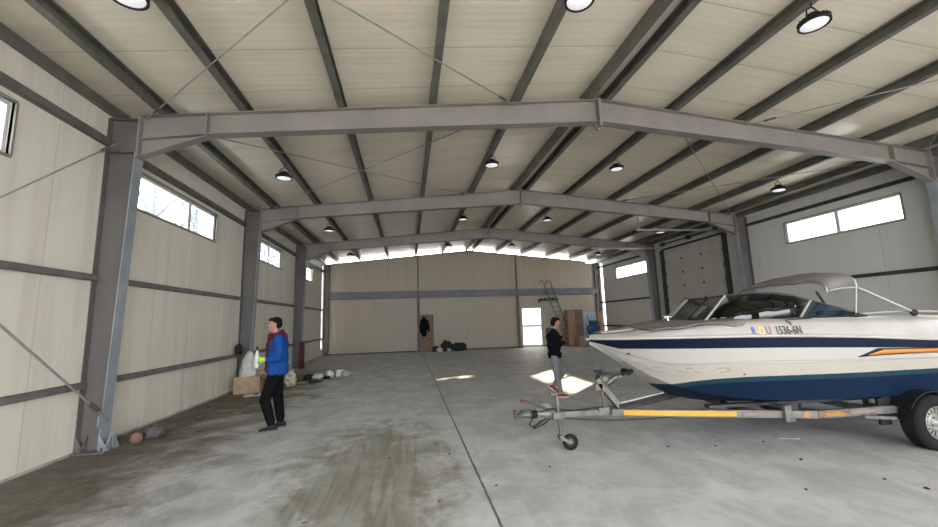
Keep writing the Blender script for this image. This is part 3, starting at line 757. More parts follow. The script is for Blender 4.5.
# orange flash with dark outline, registration, both on the topsides
def decal(name, pts, mt, s, off):
    """pts: (x,z) polygon rows as strips: list of (x, zlow, zhigh)"""
    mm = MB(); rows = []
    for i in range(len(pts)-1):
        a, b = pts[i], pts[i+1]; n = 6
        for k in range(n + (i == len(pts)-2)):
            t = k/n; rows.append((a[0]+(b[0]-a[0])*t, a[1]+(b[1]-a[1])*t, a[2]+(b[2]-a[2])*t))
    mm.grid([[(x, s*(sidey(x, lo+(hi-lo)*q)+off), lo+(hi-lo)*q) for q in (0, .5, 1)] for x, lo, hi in rows])
    return solidify(mm.build(name, mt, boat), .002, 0)
for s in (-1, 1):
    decal('flash_outline', [(2.85,1.108,1.112),(3.1,1.115,1.205),(3.5,1.117,1.195),(4.0,1.115,1.182),(5.6,1.10,1.12)], M_navy, s, .004)
    decal('orange_flash', [(2.98,1.126,1.130),(3.18,1.131,1.186),(3.5,1.133,1.180),(4.0,1.130,1.168),(5.4,1.115,1.115)], M_orange, s, .008)
    decal('white_gap', [(2.97,1.114,1.116),(3.9,1.120,1.126),(4.5,1.115,1.12)], M_white, s, .0065)
def text_mesh(txt, size):
    cu = bpy.data.curves.new('lettering', 'FONT'); cu.body = txt; cu.size = size; cu.extrude = .0; cu.offset = .0028; cu.resolution_u = 3
    ob = bpy.data.objects.new('lettering', cu); COL.objects.link(ob); bpy.context.view_layer.update()
    me = bpy.data.meshes.new_from_object(ob.evaluated_get(bpy.context.evaluated_depsgraph_get()))
    bpy.data.objects.remove(ob); return me
def deckside(x, t):
    """point on the sloping deck side (near side), t = 0 at the rub rail .. 1 at the deck edge"""
    r = deck_row(x, -1); a, b, c = [Vector(p) for p in r[:3]]
    p = a.lerp(b, t/.5) if t < .5 else b.lerp(c, (t-.5)/.5)
    nrm = Vector((0, -(c.z-a.z), -(a.y-c.y)*-1)).normalized()
    nrm = Vector((0, -(c.z-a.z), (c.y-a.y))).normalized()
    return p, nrm
M_txt = {'k': mat('black lettering', (.012,.012,.014), .5), 'b': mat('blue lettering', (.02,.06,.30), .5), 'y': mat('yellow lettering', (.8,.45,.03), .5), 'r': mat('brown red lettering', (.22,.06,.03), .5)}
cx = 1.585
for i, (chs, key) in enumerate((('R','b'), ('O','y'), ('U','r'), ('1536-6N','k'))):
    me = text_mesh(chs, .15)
    wdt = max(v.co.x for v in me.vertices)
    k = .57
    for v in me.vertices:
        x = cx + v.co.x*k; t = .06 + v.co.y/.15*.52
        p, nn = deckside(x, min(1, t)); q = p + nn*.009; v.co = q
    me.materials.clear(); me.materials.append(M_txt[key])
    o = bpy.data.objects.new('registration_lettering', me); COL.objects.link(o); o.parent = boat
    cx += wdt*k + (.018 if key != 'r' else .05)
m = MB(); pts = [deckside(x, t)[0] + deckside(x, t)[1]*.015 for x, t in ((2.42,1),(2.32,.97),(2.2,.93),(2.08,.9),(2.06,.8),(2.065,.6),(2.055,.45))]; m.tube(pts, .0055, 6); m.build('dangling_cord', M_black, boat)
# engine leg
m = MB(); m.box(5.9,6.15,-.14,.14,.55,.8); m.prism([(6.0,.3),(6.3,.3),(6.35,.8),(5.95,.85)], 'Y', -.05, .05); m.lathe([(.001,0),(.06,.05),(.07,.2),(.03,.3)], (6.1,0,.36), 'X', 14); m.build('stern_drive', M_black, boat)
m = MB(); m.box(5.88,6.35,-.85,.85,.92,.98); bevel(m.build('swim_platform', M_white, boat), .02)

# ------------------------------------------------------------------ trailer
trl = thing('boat_trailer', 'galvanised boat trailer with yellow side reflector, carrying the white motorboat', 'trailer', (BX, BY, 0))
m = MB(); m.bar((-.80,0,.44), (.30,0,.425), .07, .07); m.build('drawbar', M_galv, trl)
m = MB(); m.tube([(-.80,0,.46),(-.66,0,.45),(-.55,0,.445),(-.50,0,.44)], [.04,.062,.07,.06], 12); m.tube([(-.99,0,.455),(-.86,0,.455),(-.78,0,.45)], [.035,.045,.036], 10)
m.build('coupling_body', M_galv, trl)
m = MB(); m.tube([(-.87,0,.455),(-.79,0,.452)], .050, 14); m.build('rubber_bellows', M_rubber, trl)
m = MB(); m.box(-1.08,-.98,-.035,.035,.42,.47); m.box(-1.09,-1.06,-.03,.03,.46,.52); m.bar((-1.0,0,.50), (-.86,0,.51), .03, .02); m.bar((-1.0,0,.46),(-.99,0,.51), .03,.03); m.build('hitch_head', M_galvD, trl)
m = MB(); m.bar((-.62,-.03,.50), (-.86,-.04,.60), .025, .035); m.bar((-.86,-.04,.60), (-.99,-.04,.64), .022, .03); m.build('handbrake_lever', M_galvD, trl)
m = MB(); m.bar((-.93,-.04,.625), (-1.0,-.04,.643), .028, .034); m.build('lever_grip', mat('worn red grip', (.08,.012,.01), .7), trl)
m = MB(); m.tube([(-.86,-.03,.40),(-.90,-.03,.34),(-.84,-.03,.29),(-.70,-.03,.34),(-.62,-.02,.40)], .010, 6); m.tube([(-.85,-.03,.31),(-.68,-.03,.40)], .012, 6); m.build('safety_cable', M_black, trl)
# jockey wheel
m = MB(); m.tube([(-.53,-.06,.66),(-.50,-.06,.17)], .022, 10); m.tube([(-.53,-.06,.66),(-.53,-.06,.70)], .014, 8); m.tube([(-.60,-.06,.70),(-.46,-.06,.705)], .01, 6); m.ell((-.60,-.06,.72), (.014,.014,.03)); m.box(-.60,-.45,-.10,.05,.40,.48)
m.bar((-.50,-.10,.17), (-.40,-.10,.10), .012, .04); m.bar((-.50,-.02,.17), (-.40,-.02,.10), .012, .04); m.bar((-.51,-.06,.20),(-.50,-.06,.14), .09,.05)
m.build('jockey_post', M_galv, trl)
m = MB(); m.lathe([(.055,-.03),(.085,-.032),(.097,-.02),(.10,0),(.097,.02),(.085,.032),(.055,.03),(.055,-.03)], (-.38,-.06,.102), 'Y', 28); jw = m.build('jockey_wheel', M_rubber, trl)
m = MB(); m.lathe([(.001,-.02),(.02,-.034),(.024,-.018),(.056,-.012),(.056,.012),(.024,.018),(.02,.034),(.001,.034)], (-.38,-.06,.102), 'Y', 20); m.build('wheel_hub', M_galv, jw)
# rails
rl = [(.22,.06,.43), (2.35,.93,.455), (5.75,.93,.44)]
for s in (-1, 1):
    m = MB(); P = [(x, s*y, z) for x, y, z in rl]
    m.bar(P[0], P[1], .05, .085); m.bar(P[1], P[2], .05, .085); m.build('side_rail', M_galv, trl)
def on_rail(x, s=-1, off=.028, z=0):
    t = (x-.22)/(2.35-.22) if x < 2.35 else 1; y = .06+(.93-.06)*min(1, t)
    return (x, s*(y+off*1.05), .43+.025*min(1, t)+z)
m = MB(); m.bar(on_rail(.34), on_rail(1.55), .008, .058); m.build('yellow_reflector', M_yellow, trl)
m = MB(); m.bar(on_rail(2.20), on_rail(2.40), .008, .05); m.bar(on_rail(2.39), on_rail(2.72), .008, .05); m.build('orange_reflector', M_amber, trl)
M_pink = mat('faded pink strip', (.20,.14,.125), .6, var=.4)
for a_, b_ in ((1.62,1.97),(2.78,3.15)): m = MB(); m.bar(on_rail(a_), on_rail(b_), .007, .035); m.build('faded_marker', M_pink, trl)
for x in (2.1, 3.6, 5.2):
    m = MB(); y = abs(on_rail(x)[1])
    m.bar((x, -y, .40), (x, 0, .345), .07, .06); m.bar((x, 0, .345), (x, y, .40), .07, .06); m.build('cross_member', M_galv, trl)
for s in (-1, 1):
    m = MB(); y = abs(on_rail(2.06)[1])*s
    m.box(2.0, 2.09, min(y-.01, y+.02*s), max(y+.01, y+.02*s), .37, .56); m.bar((2.05, y, .53), (2.05, y*.75, .53), .05, .04); m.build('bunk_bracket', M_galv, trl)
    m = MB(); m.bar((1.3, s*.45, .515), (4.8, s*.55, .50), .10, .035); m.build('bunk_board', M_galvD, trl)
    for x in (2.6, 3.6, 4.6): m = MB(); m.bar((x, s*.52, .40), (x, s*.52, .495), .05, .04); m.bar((x, s*.5, .42), (x, s*.93, .44), .05, .04); m.build('bunk_post', M_galv, trl)
m = MB(); m.bar((.34,-.02,.495), (1.0,-.02,.60), .07, .05); m.build('keel_support', M_black, trl)
m = MB(); m.bar((.36,-.02,.53), (1.0,-.02,.632), .05, .012); m.build('keel_pad', mat('pale keel pad', (.42,.41,.38), .6), trl)
for x in (2.0, 3.6):
    m = MB(); m.tube([(x,-.11,.405),(x,-.02,.395),(x,.02,.395),(x,.11,.405)], [.045,.035,.035,.045], 14); m.build('keel_roller', M_rubber, trl)
# winch post
m = MB(); m.bar((.38,0,.46), (.10,0,.80), .07, .085, (0,1,0)); m.bar((.13,0,.76), (.46,0,.91), .05, .055, (0,1,0)); m.tube([(.15,.0,.46),(.13,0,.74)], .015, 8); m.box(.05,.20,-.05,.05,.44,.49); m.build('winch_post', M_galv, trl)
m = MB(); m.ell((-.68,.02,.52), (.13,.05,.075)); m.build('coupling_cover', M_canvas, trl)
m = MB(); m.tube([(.50,-.07,.925),(.50,.07,.925)], .042, 12); m.tube([(.40,-.075,.905),(.55,-.075,.945)], .026, 8); m.build('bow_stop', M_rubber, trl)
m = MB(); m.lathe([(.001,-.06),(.07,-.06),(.075,-.04),(.075,.04),(.07,.06),(.001,.06)], (.15,0,.855), 'Y', 22); m.box(.08,.18,-.075,-.05,.76,.90); m.build('winch', M_galvD, trl)
m = MB(); m.lathe([(.001,-.085),(.045,-.085),(.05,-.06),(.001,-.06)], (.15,0,.855), 'Y', 14); m.bar((.04,-.08,.86),(.12,-.08,.72), .02,.06); m.box(.0,.10,-.09,-.05,.72,.80); m.build('winch_gear', mat('winch housing', (.16,.15,.11), .6, var=.4), trl)
m = MB(); m.bar((.04,-.10,.955), (.34,-.10,.90), .018, .022); m.tube([(.0,-.10,.965),(.10,-.10,.965)], .020, 8); m.build('winch_handle', M_black, trl)
m = MB(); m.tube([(-.01,0,1.35),(.02,0,1.18),(.055,-.01,1.0),(.10,-.01,.90)], .006, 5); m.build('winch_strap', mat('dark rope', (.06,.055,.05), .9), trl)
m = MB(); m.tube([(.33,-.04,.93),(.36,-.05,.86),(.28,-.05,.80),(.20,-.04,.77)], .006, 5); m.tube([(.40,-.05,.94),(.46,-.05,.90),(.45,-.05,.88)], .006, 5); m.build('safety_chain', M_black, trl)
m = MB(); m.tube([(-.5+.12*k, -.05-.02*k, .40-.045*math.sin(PI*k/14)) for k in range(15)], .007, 5); m.tube([(-.75,-.04,.49),(-.6,-.05,.52),(-.45,-.05,.50),(-.3,-.04,.48),(0,-.05,.50),(.15,-.04,.48)], .008, 5); m.build('trailer_cable', M_black, trl)
# axle, wheels, mudguards
m = MB(); m.bar((3.75,-.95,.32), (3.75,.95,.32), .07, .07); m.bar((3.6,-.88,.36),(3.9,-.88,.36), .05,.12); m.bar((3.6,.88,.36),(3.9,.88,.36), .05,.12); m.build('axle', M_galv, trl)
for s in (-1, 1):
    wy = s*1.06; c = (3.75, wy, .315); q = -s
    def W(prof): return [(r, h*s) for r, h in prof]
    m = MB(); m.lathe(W([(.185,-.08),(.20,-.092),(.27,-.098),(.300,-.088),(.314,-.06),(.315,0),(.314,.06),(.300,.088),(.27,.098),(.20,.092),(.185,.08),(.185,-.08)]), c, 'Y', 56)
    for k in range(56):
        a = 2*PI*k/56; m.bar((c[0]+.316*math.cos(a), wy-.07, c[2]+.316*math.sin(a)), (c[0]+.316*math.cos(a+.05), wy-.01, c[2]+.316*math.sin(a+.05)), .02, .006, (math.cos(a),0,math.sin(a)))
        m.bar((c[0]+.316*math.cos(a+.05), wy+.01, c[2]+.316*math.sin(a+.05)), (c[0]+.316*math.cos(a), wy+.07, c[2]+.316*math.sin(a)), .02, .006, (math.cos(a),0,math.sin(a)))
    ty = m.build('tyre', M_rubber, trl)
    m = MB(); m.lathe(W([(.187,.085),(.192,.095),(.183,.098),(.172,.085),(.165,.05),(.15,.035)]), c, 'Y', 48)
    m.lathe(W([(.105,.048),(.095,.062),(.06,.066),(.045,.05),(.04,.085),(.001,.09)]), c, 'Y', 32)
    for k in range(16):   # webs between the vent holes
        a = 2*PI*k/16; ca, sa = math.cos(a), math.sin(a)
        m.bar((c[0]+.10*ca, wy+s*.052, c[2]+.10*sa), (c[0]+.168*ca, wy+s*.045, c[2]+.168*sa), .028, .012, (0,1,0))
    for k in range(4):
        a = 2*PI*k/4+.4; m.tube([(c[0]+.065*math.cos(a), wy+s*.06, c[2]+.065*math.sin(a)), (c[0]+.065*math.cos(a), wy+s*.085, c[2]+.065*math.sin(a))], .012, 6)
    m.build('rim', mat('silver rim %d' % s, (.27,.26,.24), .5, metal=.5, var=.3, vscale=12), ty)
    m = MB(); m.lathe(W([(.001,.02),(.165,.02)]), c, 'Y', 32); m.build('brake_drum', M_black, ty)
    m = MB(); q0 = []; q1 = []
    for k in range(13):
        t = PI*(.16+.68*k/12); q0.append((3.75+.40*math.cos(t), .335+.345*math.sin(t))); q1.append((3.75+.39*math.cos(t), .335+.333*math.sin(t)))
    for k in range(12): m.prism([q0[k], q0[k+1], q1[k+1], q1[k]], 'Y', *sorted((s*.90, s*1.15)))
    m.prism([(3.24,.27),(3.40,.27),(3.44,.50),(3.44,.62),(3.24,.58)], 'Y', *sorted((s*.90, s*.93)))
    m.prism(q0 + [(3.75,.40)], 'Y', *sorted((s*.895, s*.905)))
    m.build('mudguard', M_black, trl)
    m = MB(); m.bar((2.95, s*.97, .40), (3.36, s*1.0, .36), .03, .035); m.build('step_bracket', M_galv, trl)
m = MB(); m.box(5.75,5.80,-1.0,1.0,.42,.54); m.build('light_bar', M_black, trl)
for s in (-1, 1): m = MB(); m.box(5.80,5.83,s*.8-.12,s*.8+.12,.43,.53); m.build('tail_light', mat('red lens %d' % s, (.4,.01,.01), .3), trl)

# ------------------------------------------------------------------ people
M_skin = mat('skin', (.30,.165,.115), .55)
M_hair = mat('dark hair', (.006,.005,.004), .85, spec=.15)
def limb(m, pts, rs, n=14, sub=6):
    P = []; Q = []
    for i in range(len(pts)-1):
        for k in range(sub):
            t = k/sub; P.append(Vector(pts[i]).lerp(Vector(pts[i+1]), t)); Q.append(rs[i]+(rs[i+1]-rs[i])*t)
    P.append(Vector(pts[-1])); Q.append(rs[-1])
    for p, q in zip(P[::2], Q[::2]): m.ell(p, (q, q, q), 10, 7)
    m.ell(P[-1], (Q[-1],)*3, 10, 7); m.tube(P, Q, n)
def rotm(a, ax): return Matrix.Rotation(a, 3, ax)
def head(m, c, yaw, pitch, s=1.0):
    """head centred at c looking along local +X turned by yaw; returns transform"""
    r = rotm(yaw, 'Z') @ rotm(pitch, 'Y')
    def E(o, rad, n=16, mm=10): m.ell(Vector(c) + r @ (Vector(o)*s), tuple(q*s for q in rad), n, mm, r)
    E((-.005,0,.025), (.097,.077,.098)); E((.022,0,-.045), (.066,.056,.066)); E((.055,0,-.085), (.028,.030,.024)); E((.072,0,.04), (.022,.052,.03))
    E((.094,0,-.006), (.013,.010,.026)); E((.108,0,-.022), (.014,.014,.011))
    E((.086,0,-.058), (.013,.024,.006)); E((.085,0,-.070), (.011,.020,.006))
    for y in (-1, 1): E((.01, y*.078, -.008), (.018,.010,.032), 8, 6); E((.068, y*.036, -.02), (.022,.018,.02)); E((.082, y*.031, .034), (.012,.02,.008))
    return lambda o: Vector(c) + r @ (Vector(o)*s), r
def face_details(fn, r, par, s=1.0, nm='eye'):
    for y in (-1, 1):
        m = MB(); m.ell(fn((.083, y*.031, .008)), (.010*s,.013*s,.008*s), 10, 6, r); e = m.build('eye', mat('eye white', (.7,.68,.65), .3), par)
        m = MB(); m.ell(fn((.0915, y*.031, .008)), (.003*s,.005*s,.005*s), 8, 5, r); m.build('pupil', M_hair, e)
        m = MB(); m.tube([fn((.091, y*.016, .030)), fn((.094, y*.032, .035)), fn((.084, y*.05, .030))], .0045*s, 6); m.build('eyebrow', M_hair, par)
    m = MB(); m.tube([fn((.092, -.022, -.064)), fn((.0985, 0, -.063)), fn((.092, .022, -.064))], .0035*s, 6); m.build('lips', mat('lip', (.32,.13,.10), .5), par)
def hand(m, w, d, pn, curl=.5, th=1, s=1.0):
    """hand from wrist w, pointing d, palm facing pn; curled fingers; th = thumb side"""
    w = Vector(w); d = Vector(d).normalized(); pn = Vector(pn); pn = (pn - d*pn.dot(d)).normalized(); sd = d.cross(pn)*th
    for k in range(4):
        o = sd*(.030-.020*k)*s
        m.tube([w + sd*(.018-.012*k)*s, w + d*.085*s + o], [.014*s, .0125*s], 8)
    m.ell(w + d*.045*s, (.034*s,)*3, 10, 8)
    L = [.040,.045,.042,.033]
    for k in range(4):
        p = w + d*.085*s + sd*(.030-.020*k)*s; a = 0; pts = [p]
        for j, q in enumerate((1, .7, .55)):
            a += curl*(.9 if j == 0 else 1.15); dd = d*math.cos(a) + pn*math.sin(a); p = p + dd*L[k]*q*s; pts.append(p)
        m.tube(pts, [.0095*s,.009*s,.0085*s,.007*s], 8); m.ell(pts[-1], (.007*s,)*3, 8, 5)
    p0 = w + d*.025*s + sd*.028*s; p1 = p0 + (d*.6 + sd*.65 + pn*.3).normalized()*.038*s; p2 = p1 + (d*.75 + sd*.1 + pn*(.3+curl*.4)).normalized()*.032*s
    p3 = p2 + (d*.7 - sd*.15*curl + pn*(.3+curl*.5)).normalized()*.025*s
    m.tube([w + sd*.012*s, p0, p1, p2, p3], [.016*s,.015*s,.012*s,.011*s,.008*s], 8)
def shoe(par, ank, yaw, pitch, mt, sole, s=1.0):
    r = rotm(yaw, 'Z') @ rotm(pitch, 'Y'); a = Vector(ank)
    def P(x, y, z): return a + r @ (Vector((x, y, z))*s)
    m = MB()
    for x, z, rx, ry, rz in ((-.045,-.045,.050,.040,.045),(.02,-.045,.055,.042,.045),(.08,-.058,.060,.046,.032),(.135,-.064,.050,.043,.026),(-.01,-.01,.045,.040,.045)): m.ell(P(x, 0, z), (rx*s, ry*s, rz*s), 14, 8, r)
    o = remesh(m.build('shoe', mt, par), .008, 3)
    m = MB(); pr = [(-.095,-.02),(-.085,-.038),(-.03,-.042),(.03,-.040),(.09,-.050),(.15,-.044),(.185,-.018),(.185,.018),(.15,.044),(.09,.050),(.03,.040),(-.03,.042),(-.085,.038),(-.095,.02)]
    vs = [P(x, y, -.098) for x, y in pr] + [P(x, y, -.075) for x, y in pr]; n = len(pr)
    m.add(vs, [tuple(range(n))[::-1], tuple(range(n, 2*n))] + [(i, (i+1) % n, n+(i+1) % n, n+i) for i in range(n)]); m.build('sole', sole, o)

# man in the blue jacket, walking toward the left wall (local +x = walking direction)
p1 = thing('person', 'man in open blue jacket and black trousers walking on the left, holding a bottle', 'person', (-2.20, 7.22, 0), PI + .30)
J = dict(hipN=(0,.095,.93), kneeN=(.145,.10,.50), ankN=(.035,.10,.10), hipF=(-.01,-.095,.93), kneeF=(-.05,-.10,.51), ankF=(-.10,-.10,.10))
shN, shF = (-.02,.20,1.47), (.0,-.20,1.47); elN, elF = (-.03,.27,1.17), (.02,-.27,1.18); wrN, wrF = (.17,.19,1.15), (.19,-.14,1.14)
m = MB()
limb(m, [J['hipN'], J['kneeN'], J['ankN']], [.085,.055,.04]); limb(m, [J['hipF'], J['kneeF'], J['ankF']], [.085,.055,.04])
for s_, a_, y_ in ((1,'ankN',.10), (-1,'ankF',-.10)): x_, yy, zz = J[a_]; m.ell((x_+.04, yy, zz-.055), (.07,.028,.022), 12, 8)
m.ell((0,0,.97), (.13,.16,.13)); m.ell((0,0,1.15), (.12,.15,.17)); m.ell((0,0,1.36), (.13,.18,.15)); limb(m, [(-.01,0,1.45), (.02,0,1.60)], [.062,.055]); limb(m, [shN, (0,0,1.46), shF], [.06,.08,.06])
limb(m, [shN, elN, wrN], [.055,.042,.028]); limb(m, [shF, elF, wrF], [.055,.042,.028])
hand(m, wrN, (.9,-.15,.1), (.1,-.95,0), .62, 1); hand(m, wrF, (.9,.1,.15), (.0,.95,0), .62, -1)
fn, hr = head(m, (.035,0,1.70), .05, .10, 1.0)
remesh(m.build('body', M_skin, p1), .0085, 2); face_details(fn, hr, p1)
m = MB(); 
for o_, r_ in (((-.025,0,.055),(.092,.083,.085)), ((-.045,0,.015),(.072,.082,.085)), ((.035,0,.098),(.062,.066,.035))): m.ell(fn(o_), r_, 16, 10, hr)
remesh(m.build('hair', M_hair, p1), .009, 2)
M_jack = mat('blue jacket cloth', (.010,.055,.22), .95, spec=.12, var=.3, vscale=6); M_red = mat('dark red cloth', (.12,.013,.02), .95, spec=.12, var=.25, vscale=8)
m = MB()   # open jacket: torso shell kept back from the chest
m.ell((-.05,0,1.36), (.14,.235,.20)); m.ell((-.045,0,1.16), (.15,.225,.22)); m.ell((-.04,0,1.00), (.165,.225,.13)); m.ell((-.04,0,.92), (.16,.22,.075)); limb(m, [shN, (-.04,0,1.47), shF], [.085,.10,.085])
m.ell((.03,.15,1.15), (.11,.085,.22)); m.ell((.03,-.15,1.15), (.11,.085,.22)); m.ell((.03,.14,.96), (.11,.09,.10)); m.ell((.03,-.14,.96), (.11,.09,.10)); m.ell((.02,.13,1.36), (.10,.08,.13)); m.ell((.02,-.13,1.36), (.10,.08,.13))
limb(m, [shN, (-.03,.275,1.18), (.12,.205,1.15)], [.088,.072,.055]); limb(m, [shF, (.01,-.275,1.18), (.13,-.165,1.145)], [.088,.072,.055])
remesh(m.build('jacket', M_jack, p1), .013, 4)
m = MB(); m.ell((.045,0,1.35), (.125,.15,.17)); m.ell((.045,0,1.15), (.135,.14,.20)); m.ell((.045,0,.99), (.13,.13,.12)); remesh(m.build('sweater', M_red, p1), .013, 3)
m = MB()
for k in range(14):
    a = 2*PI*k/14; m.ell((.015+.088*math.cos(a), .092*math.sin(a), 1.545+.012*math.cos(a*2)-.03*math.cos(a)), (.042,.042,.045), 8, 6)
m.ell((-.10,0,1.50), (.07,.11,.07)); m.ell((.10,0,1.49), (.05,.07,.07)); remesh(m.build('hood_collar', M_red, p1), .011, 3)
M_trou = mat('black trousers', (.0045,.0045,.005), .95, spec=.1)
m = MB(); m.ell((-.005,0,.96), (.145,.175,.13)); limb(m, [J['hipN'], J['kneeN'], (.045,.10,.15)], [.115,.085,.07]); limb(m, [J['hipF'], J['kneeF'], (-.095,-.10,.15)], [.115,.085,.07])
remesh(m.build('trousers', M_trou, p1), .012, 4)
M_shoeD = mat('grey black shoes', (.014,.014,.015), .8, spec=.2); M_soleG = mat('grey sole', (.12,.12,.12), .8)
shoe(p1, J['ankN'], .05, 0, M_shoeD, M_soleG); shoe(p1, J['ankF'], -.05, 0, M_shoeD, M_soleG)
M_hiv = mat('lime glove', (.30,.50,.05), .7)
m = MB(); hand(m, wrN, (.9,-.15,.1), (.1,-.95,0), .60, 1, 1.18); limb(m, [(wrN[0]-.03, wrN[1], wrN[2]), (wrN[0]+.02, wrN[1], wrN[2])], [.042,.038])
remesh(m.build('glove', M_hiv, p1), .0065, 1)

# bottle held upright in his glove
def world(o, p): return Matrix.Translation(o.location) @ Matrix.Rotation(o.rotation_euler[2], 4, 'Z') @ Vector(p)
bp = world(p1, (.285, .150, 1.02))
bt = thing('water_bottle', 'clear plastic bottle with dark cap held upright by the man in the blue jacket', 'bottle', bp)
m = MB(); m.lathe([(.001,0),(.034,.0),(.037,.015),(.037,.05),(.034,.06),(.037,.07),(.037,.19),(.034,.21),(.020,.255),(.014,.27),(.014,.285)], n=20); m.build('bottle_body', mat('milky plastic', (.42,.46,.46), .25), bt)
m = MB(); m.lathe([(.017,.283),(.018,.30),(.018,.33),(.012,.345),(.001,.347)], n=16); m.build('cap', M_black, bt)

# man in dark jacket by the trailer coupling, walking right (local +x = right)
p2 = thing('person', 'man in dark navy jacket, grey trousers and red shoes with a hand at his face', 'person', (3.16, 8.42, 0), -.12)
A = dict(hipN=(-.02,-.085,.86), kneeN=(.0,-.09,.47), ankN=(.045,-.09,.095), hipF=(-.01,.085,.86), kneeF=(.19,.08,.52), ankF=(-.03,.10,.21))
s2 = .93
shN, shF = (-.03,-.185,1.36), (-.0,.185,1.36); elN, elF = (.03,-.235,1.09), (.10,.20,1.10); wrN, wrF = (.19,-.08,1.15), (.17,.06,1.30)
m = MB()
limb(m, [A['hipN'], A['kneeN'], A['ankN']], [.08,.052,.038]); limb(m, [A['hipF'], A['kneeF'], A['ankF']], [.08,.052,.038])
m.ell((A['ankN'][0]+.03, -.09, .05), (.06,.026,.02), 12, 8); m.ell((A['ankF'][0]+.01, .10, .17), (.05,.025,.02), 12, 8, rotm(.6, 'Y'))
m.ell((0,0,.90), (.12,.15,.12)); m.ell((0,0,1.07), (.11,.14,.16)); m.ell((0,0,1.26), (.12,.165,.14)); limb(m, [(-.01,0,1.34), (.03,0,1.47)], [.058,.052]); limb(m, [shN, (0,0,1.35), shF], [.055,.075,.055])
limb(m, [shN, elN, wrN], [.052,.04,.027]); limb(m, [shF, elF, wrF], [.052,.04,.027])
hand(m, wrN, (.4,.75,.3), (-.9,.2,0), .45, -1, .95); hand(m, wrF, (.05,-.15,.95), (-.9,.1,0), .5, 1, .95)
fn, hr = head(m, (.055,0,1.56), -.05, .12, .95)
remesh(m.build('body', M_skin, p2), .0085, 2); face_details(fn, hr, p2, .95)
m = MB()
for o_, r_ in (((-.025,0,.055),(.092,.083,.085)), ((-.05,0,.010),(.072,.082,.09)), ((.035,0,.102),(.062,.066,.035))): m.ell(fn(o_), tuple(q*.95 for q in r_), 16, 10, hr)
remesh(m.build('hair', M_hair, p2), .009, 2)
M_nav = mat('dark navy jacket cloth', (.006,.007,.012), .95, spec=.1, var=.3, vscale=7)
m = MB(); m.ell((-.02,0,1.26), (.155,.21,.17)); m.ell((-.01,0,1.08), (.155,.20,.19)); m.ell((-.005,0,.90), (.155,.20,.10)); m.ell((-.005,0,.84), (.15,.19,.06)); limb(m, [shN, (-.02,0,1.36), shF], [.08,.10,.08])
limb(m, [shN, (.03,-.24,1.10), (.17,-.10,1.145)], [.082,.068,.05]); limb(m, [shF, (.10,.21,1.11), (.17,.08,1.26)], [.082,.068,.05])
jk = remesh(m.build('jacket', M_nav, p2), .012, 4)
m = MB(); m.ell((-.10,0,1.40), (.075,.115,.075)); m.ell((-.03,0,1.42), (.085,.10,.045)); remesh(m.build('hood', mat('charcoal hood', (.045,.045,.052), .85), p2), .011, 3)
M_gtr = mat('grey trousers', (.20,.20,.215), .85, var=.25, vscale=8)
m = MB(); m.ell((-.01,0,.88), (.13,.16,.12)); limb(m, [A['hipN'], A['kneeN'], (A['ankN'][0],-.09,.15)], [.105,.072,.055]); limb(m, [A['hipF'], A['kneeF'], (A['ankF'][0]+.02,.10,.26)], [.105,.072,.055])
remesh(m.build('trousers', M_gtr, p2), .011, 4)
M_shr = mat('red shoe', (.22,.02,.025), .6); M_solw = mat('off white sole', (.55,.52,.48), .7)
shoe(p2, A['ankN'], .0, 0, M_shr, M_solw, .97); shoe(p2, A['ankF'], 0, .62, M_shr, M_solw, .97)

# ------------------------------------------------------------------ loose things
# cardboard box by the second column
bx = thing('cardboard_box', 'open cardboard box on the floor at the foot of the second left column', 'box', (-4.12, 11.38, 0), .12, None)
m = MB(); 
for a in ((-.30,.30,-.21,-.20,0,.42), (-.30,.30,.20,.21,0,.42), (-.30,-.29,-.2,.2,0,.42), (.29,.30,-.2,.2,0,.42), (-.29,.29,-.2,.2,0,.01)): m.box(*a)
m.build('carton', M_card, bx)
m = MB(); m.bar((-.3,-.21,.42),(.3,-.21,.42), .006,.006); m.add([(-.30,.21,.42),(.30,.21,.42),(.28,.33,.52),(-.28,.33,.50)], [(0,1,2,3)]); m.add([(.30,-.2,.42),(.30,.2,.42),(.42,.2,.36),(.42,-.2,.35)], [(0,1,2,3)]); m.build('flap', M_card, bx)
# white plastic sack standing in the box
def blob(name, mt, label, cat, loc, size, seed, amp=.25, fr=3.0, par=None):
    m = MB(); m.ell((0,0,0), size, 26, 18)
    vs = []
    for v in m.v:
        p = Vector(v); d = p.normalized(); k = 1 + amp*noise.noise(Vector((d.x*fr+seed, d.y*fr, d.z*fr))) + amp*.5*noise.noise(Vector((d.x*fr*3, d.y*fr*3+seed, d.z*fr*3)))
        q = p*k; q.z = max(q.z, -size[2]*.75); vs.append(tuple(q))
    m.v = vs; zmin = min(v[2] for v in vs); m.v = [(a, b, c-zmin) for a, b, c in vs]
    o = m.build(name, mt, par); o.location = loc
    return tag(o, label, cat) if label else o
M_plw = mat('white plastic film', (.48,.48,.46), .45, var=.2, vscale=9)
blob('plastic_sack', M_plw, 'crumpled white plastic sack standing upright against the second left column', 'bag', (-4.17, 11.44, .012), (.20,.15,.55), 3, .35, 2.4)
blob('dark_bag', M_black, 'small black bag hung on the lowest wall rail by the second column', 'bag', (-4.44, 11.45, .98), (.09,.10,.16), 5, .3)
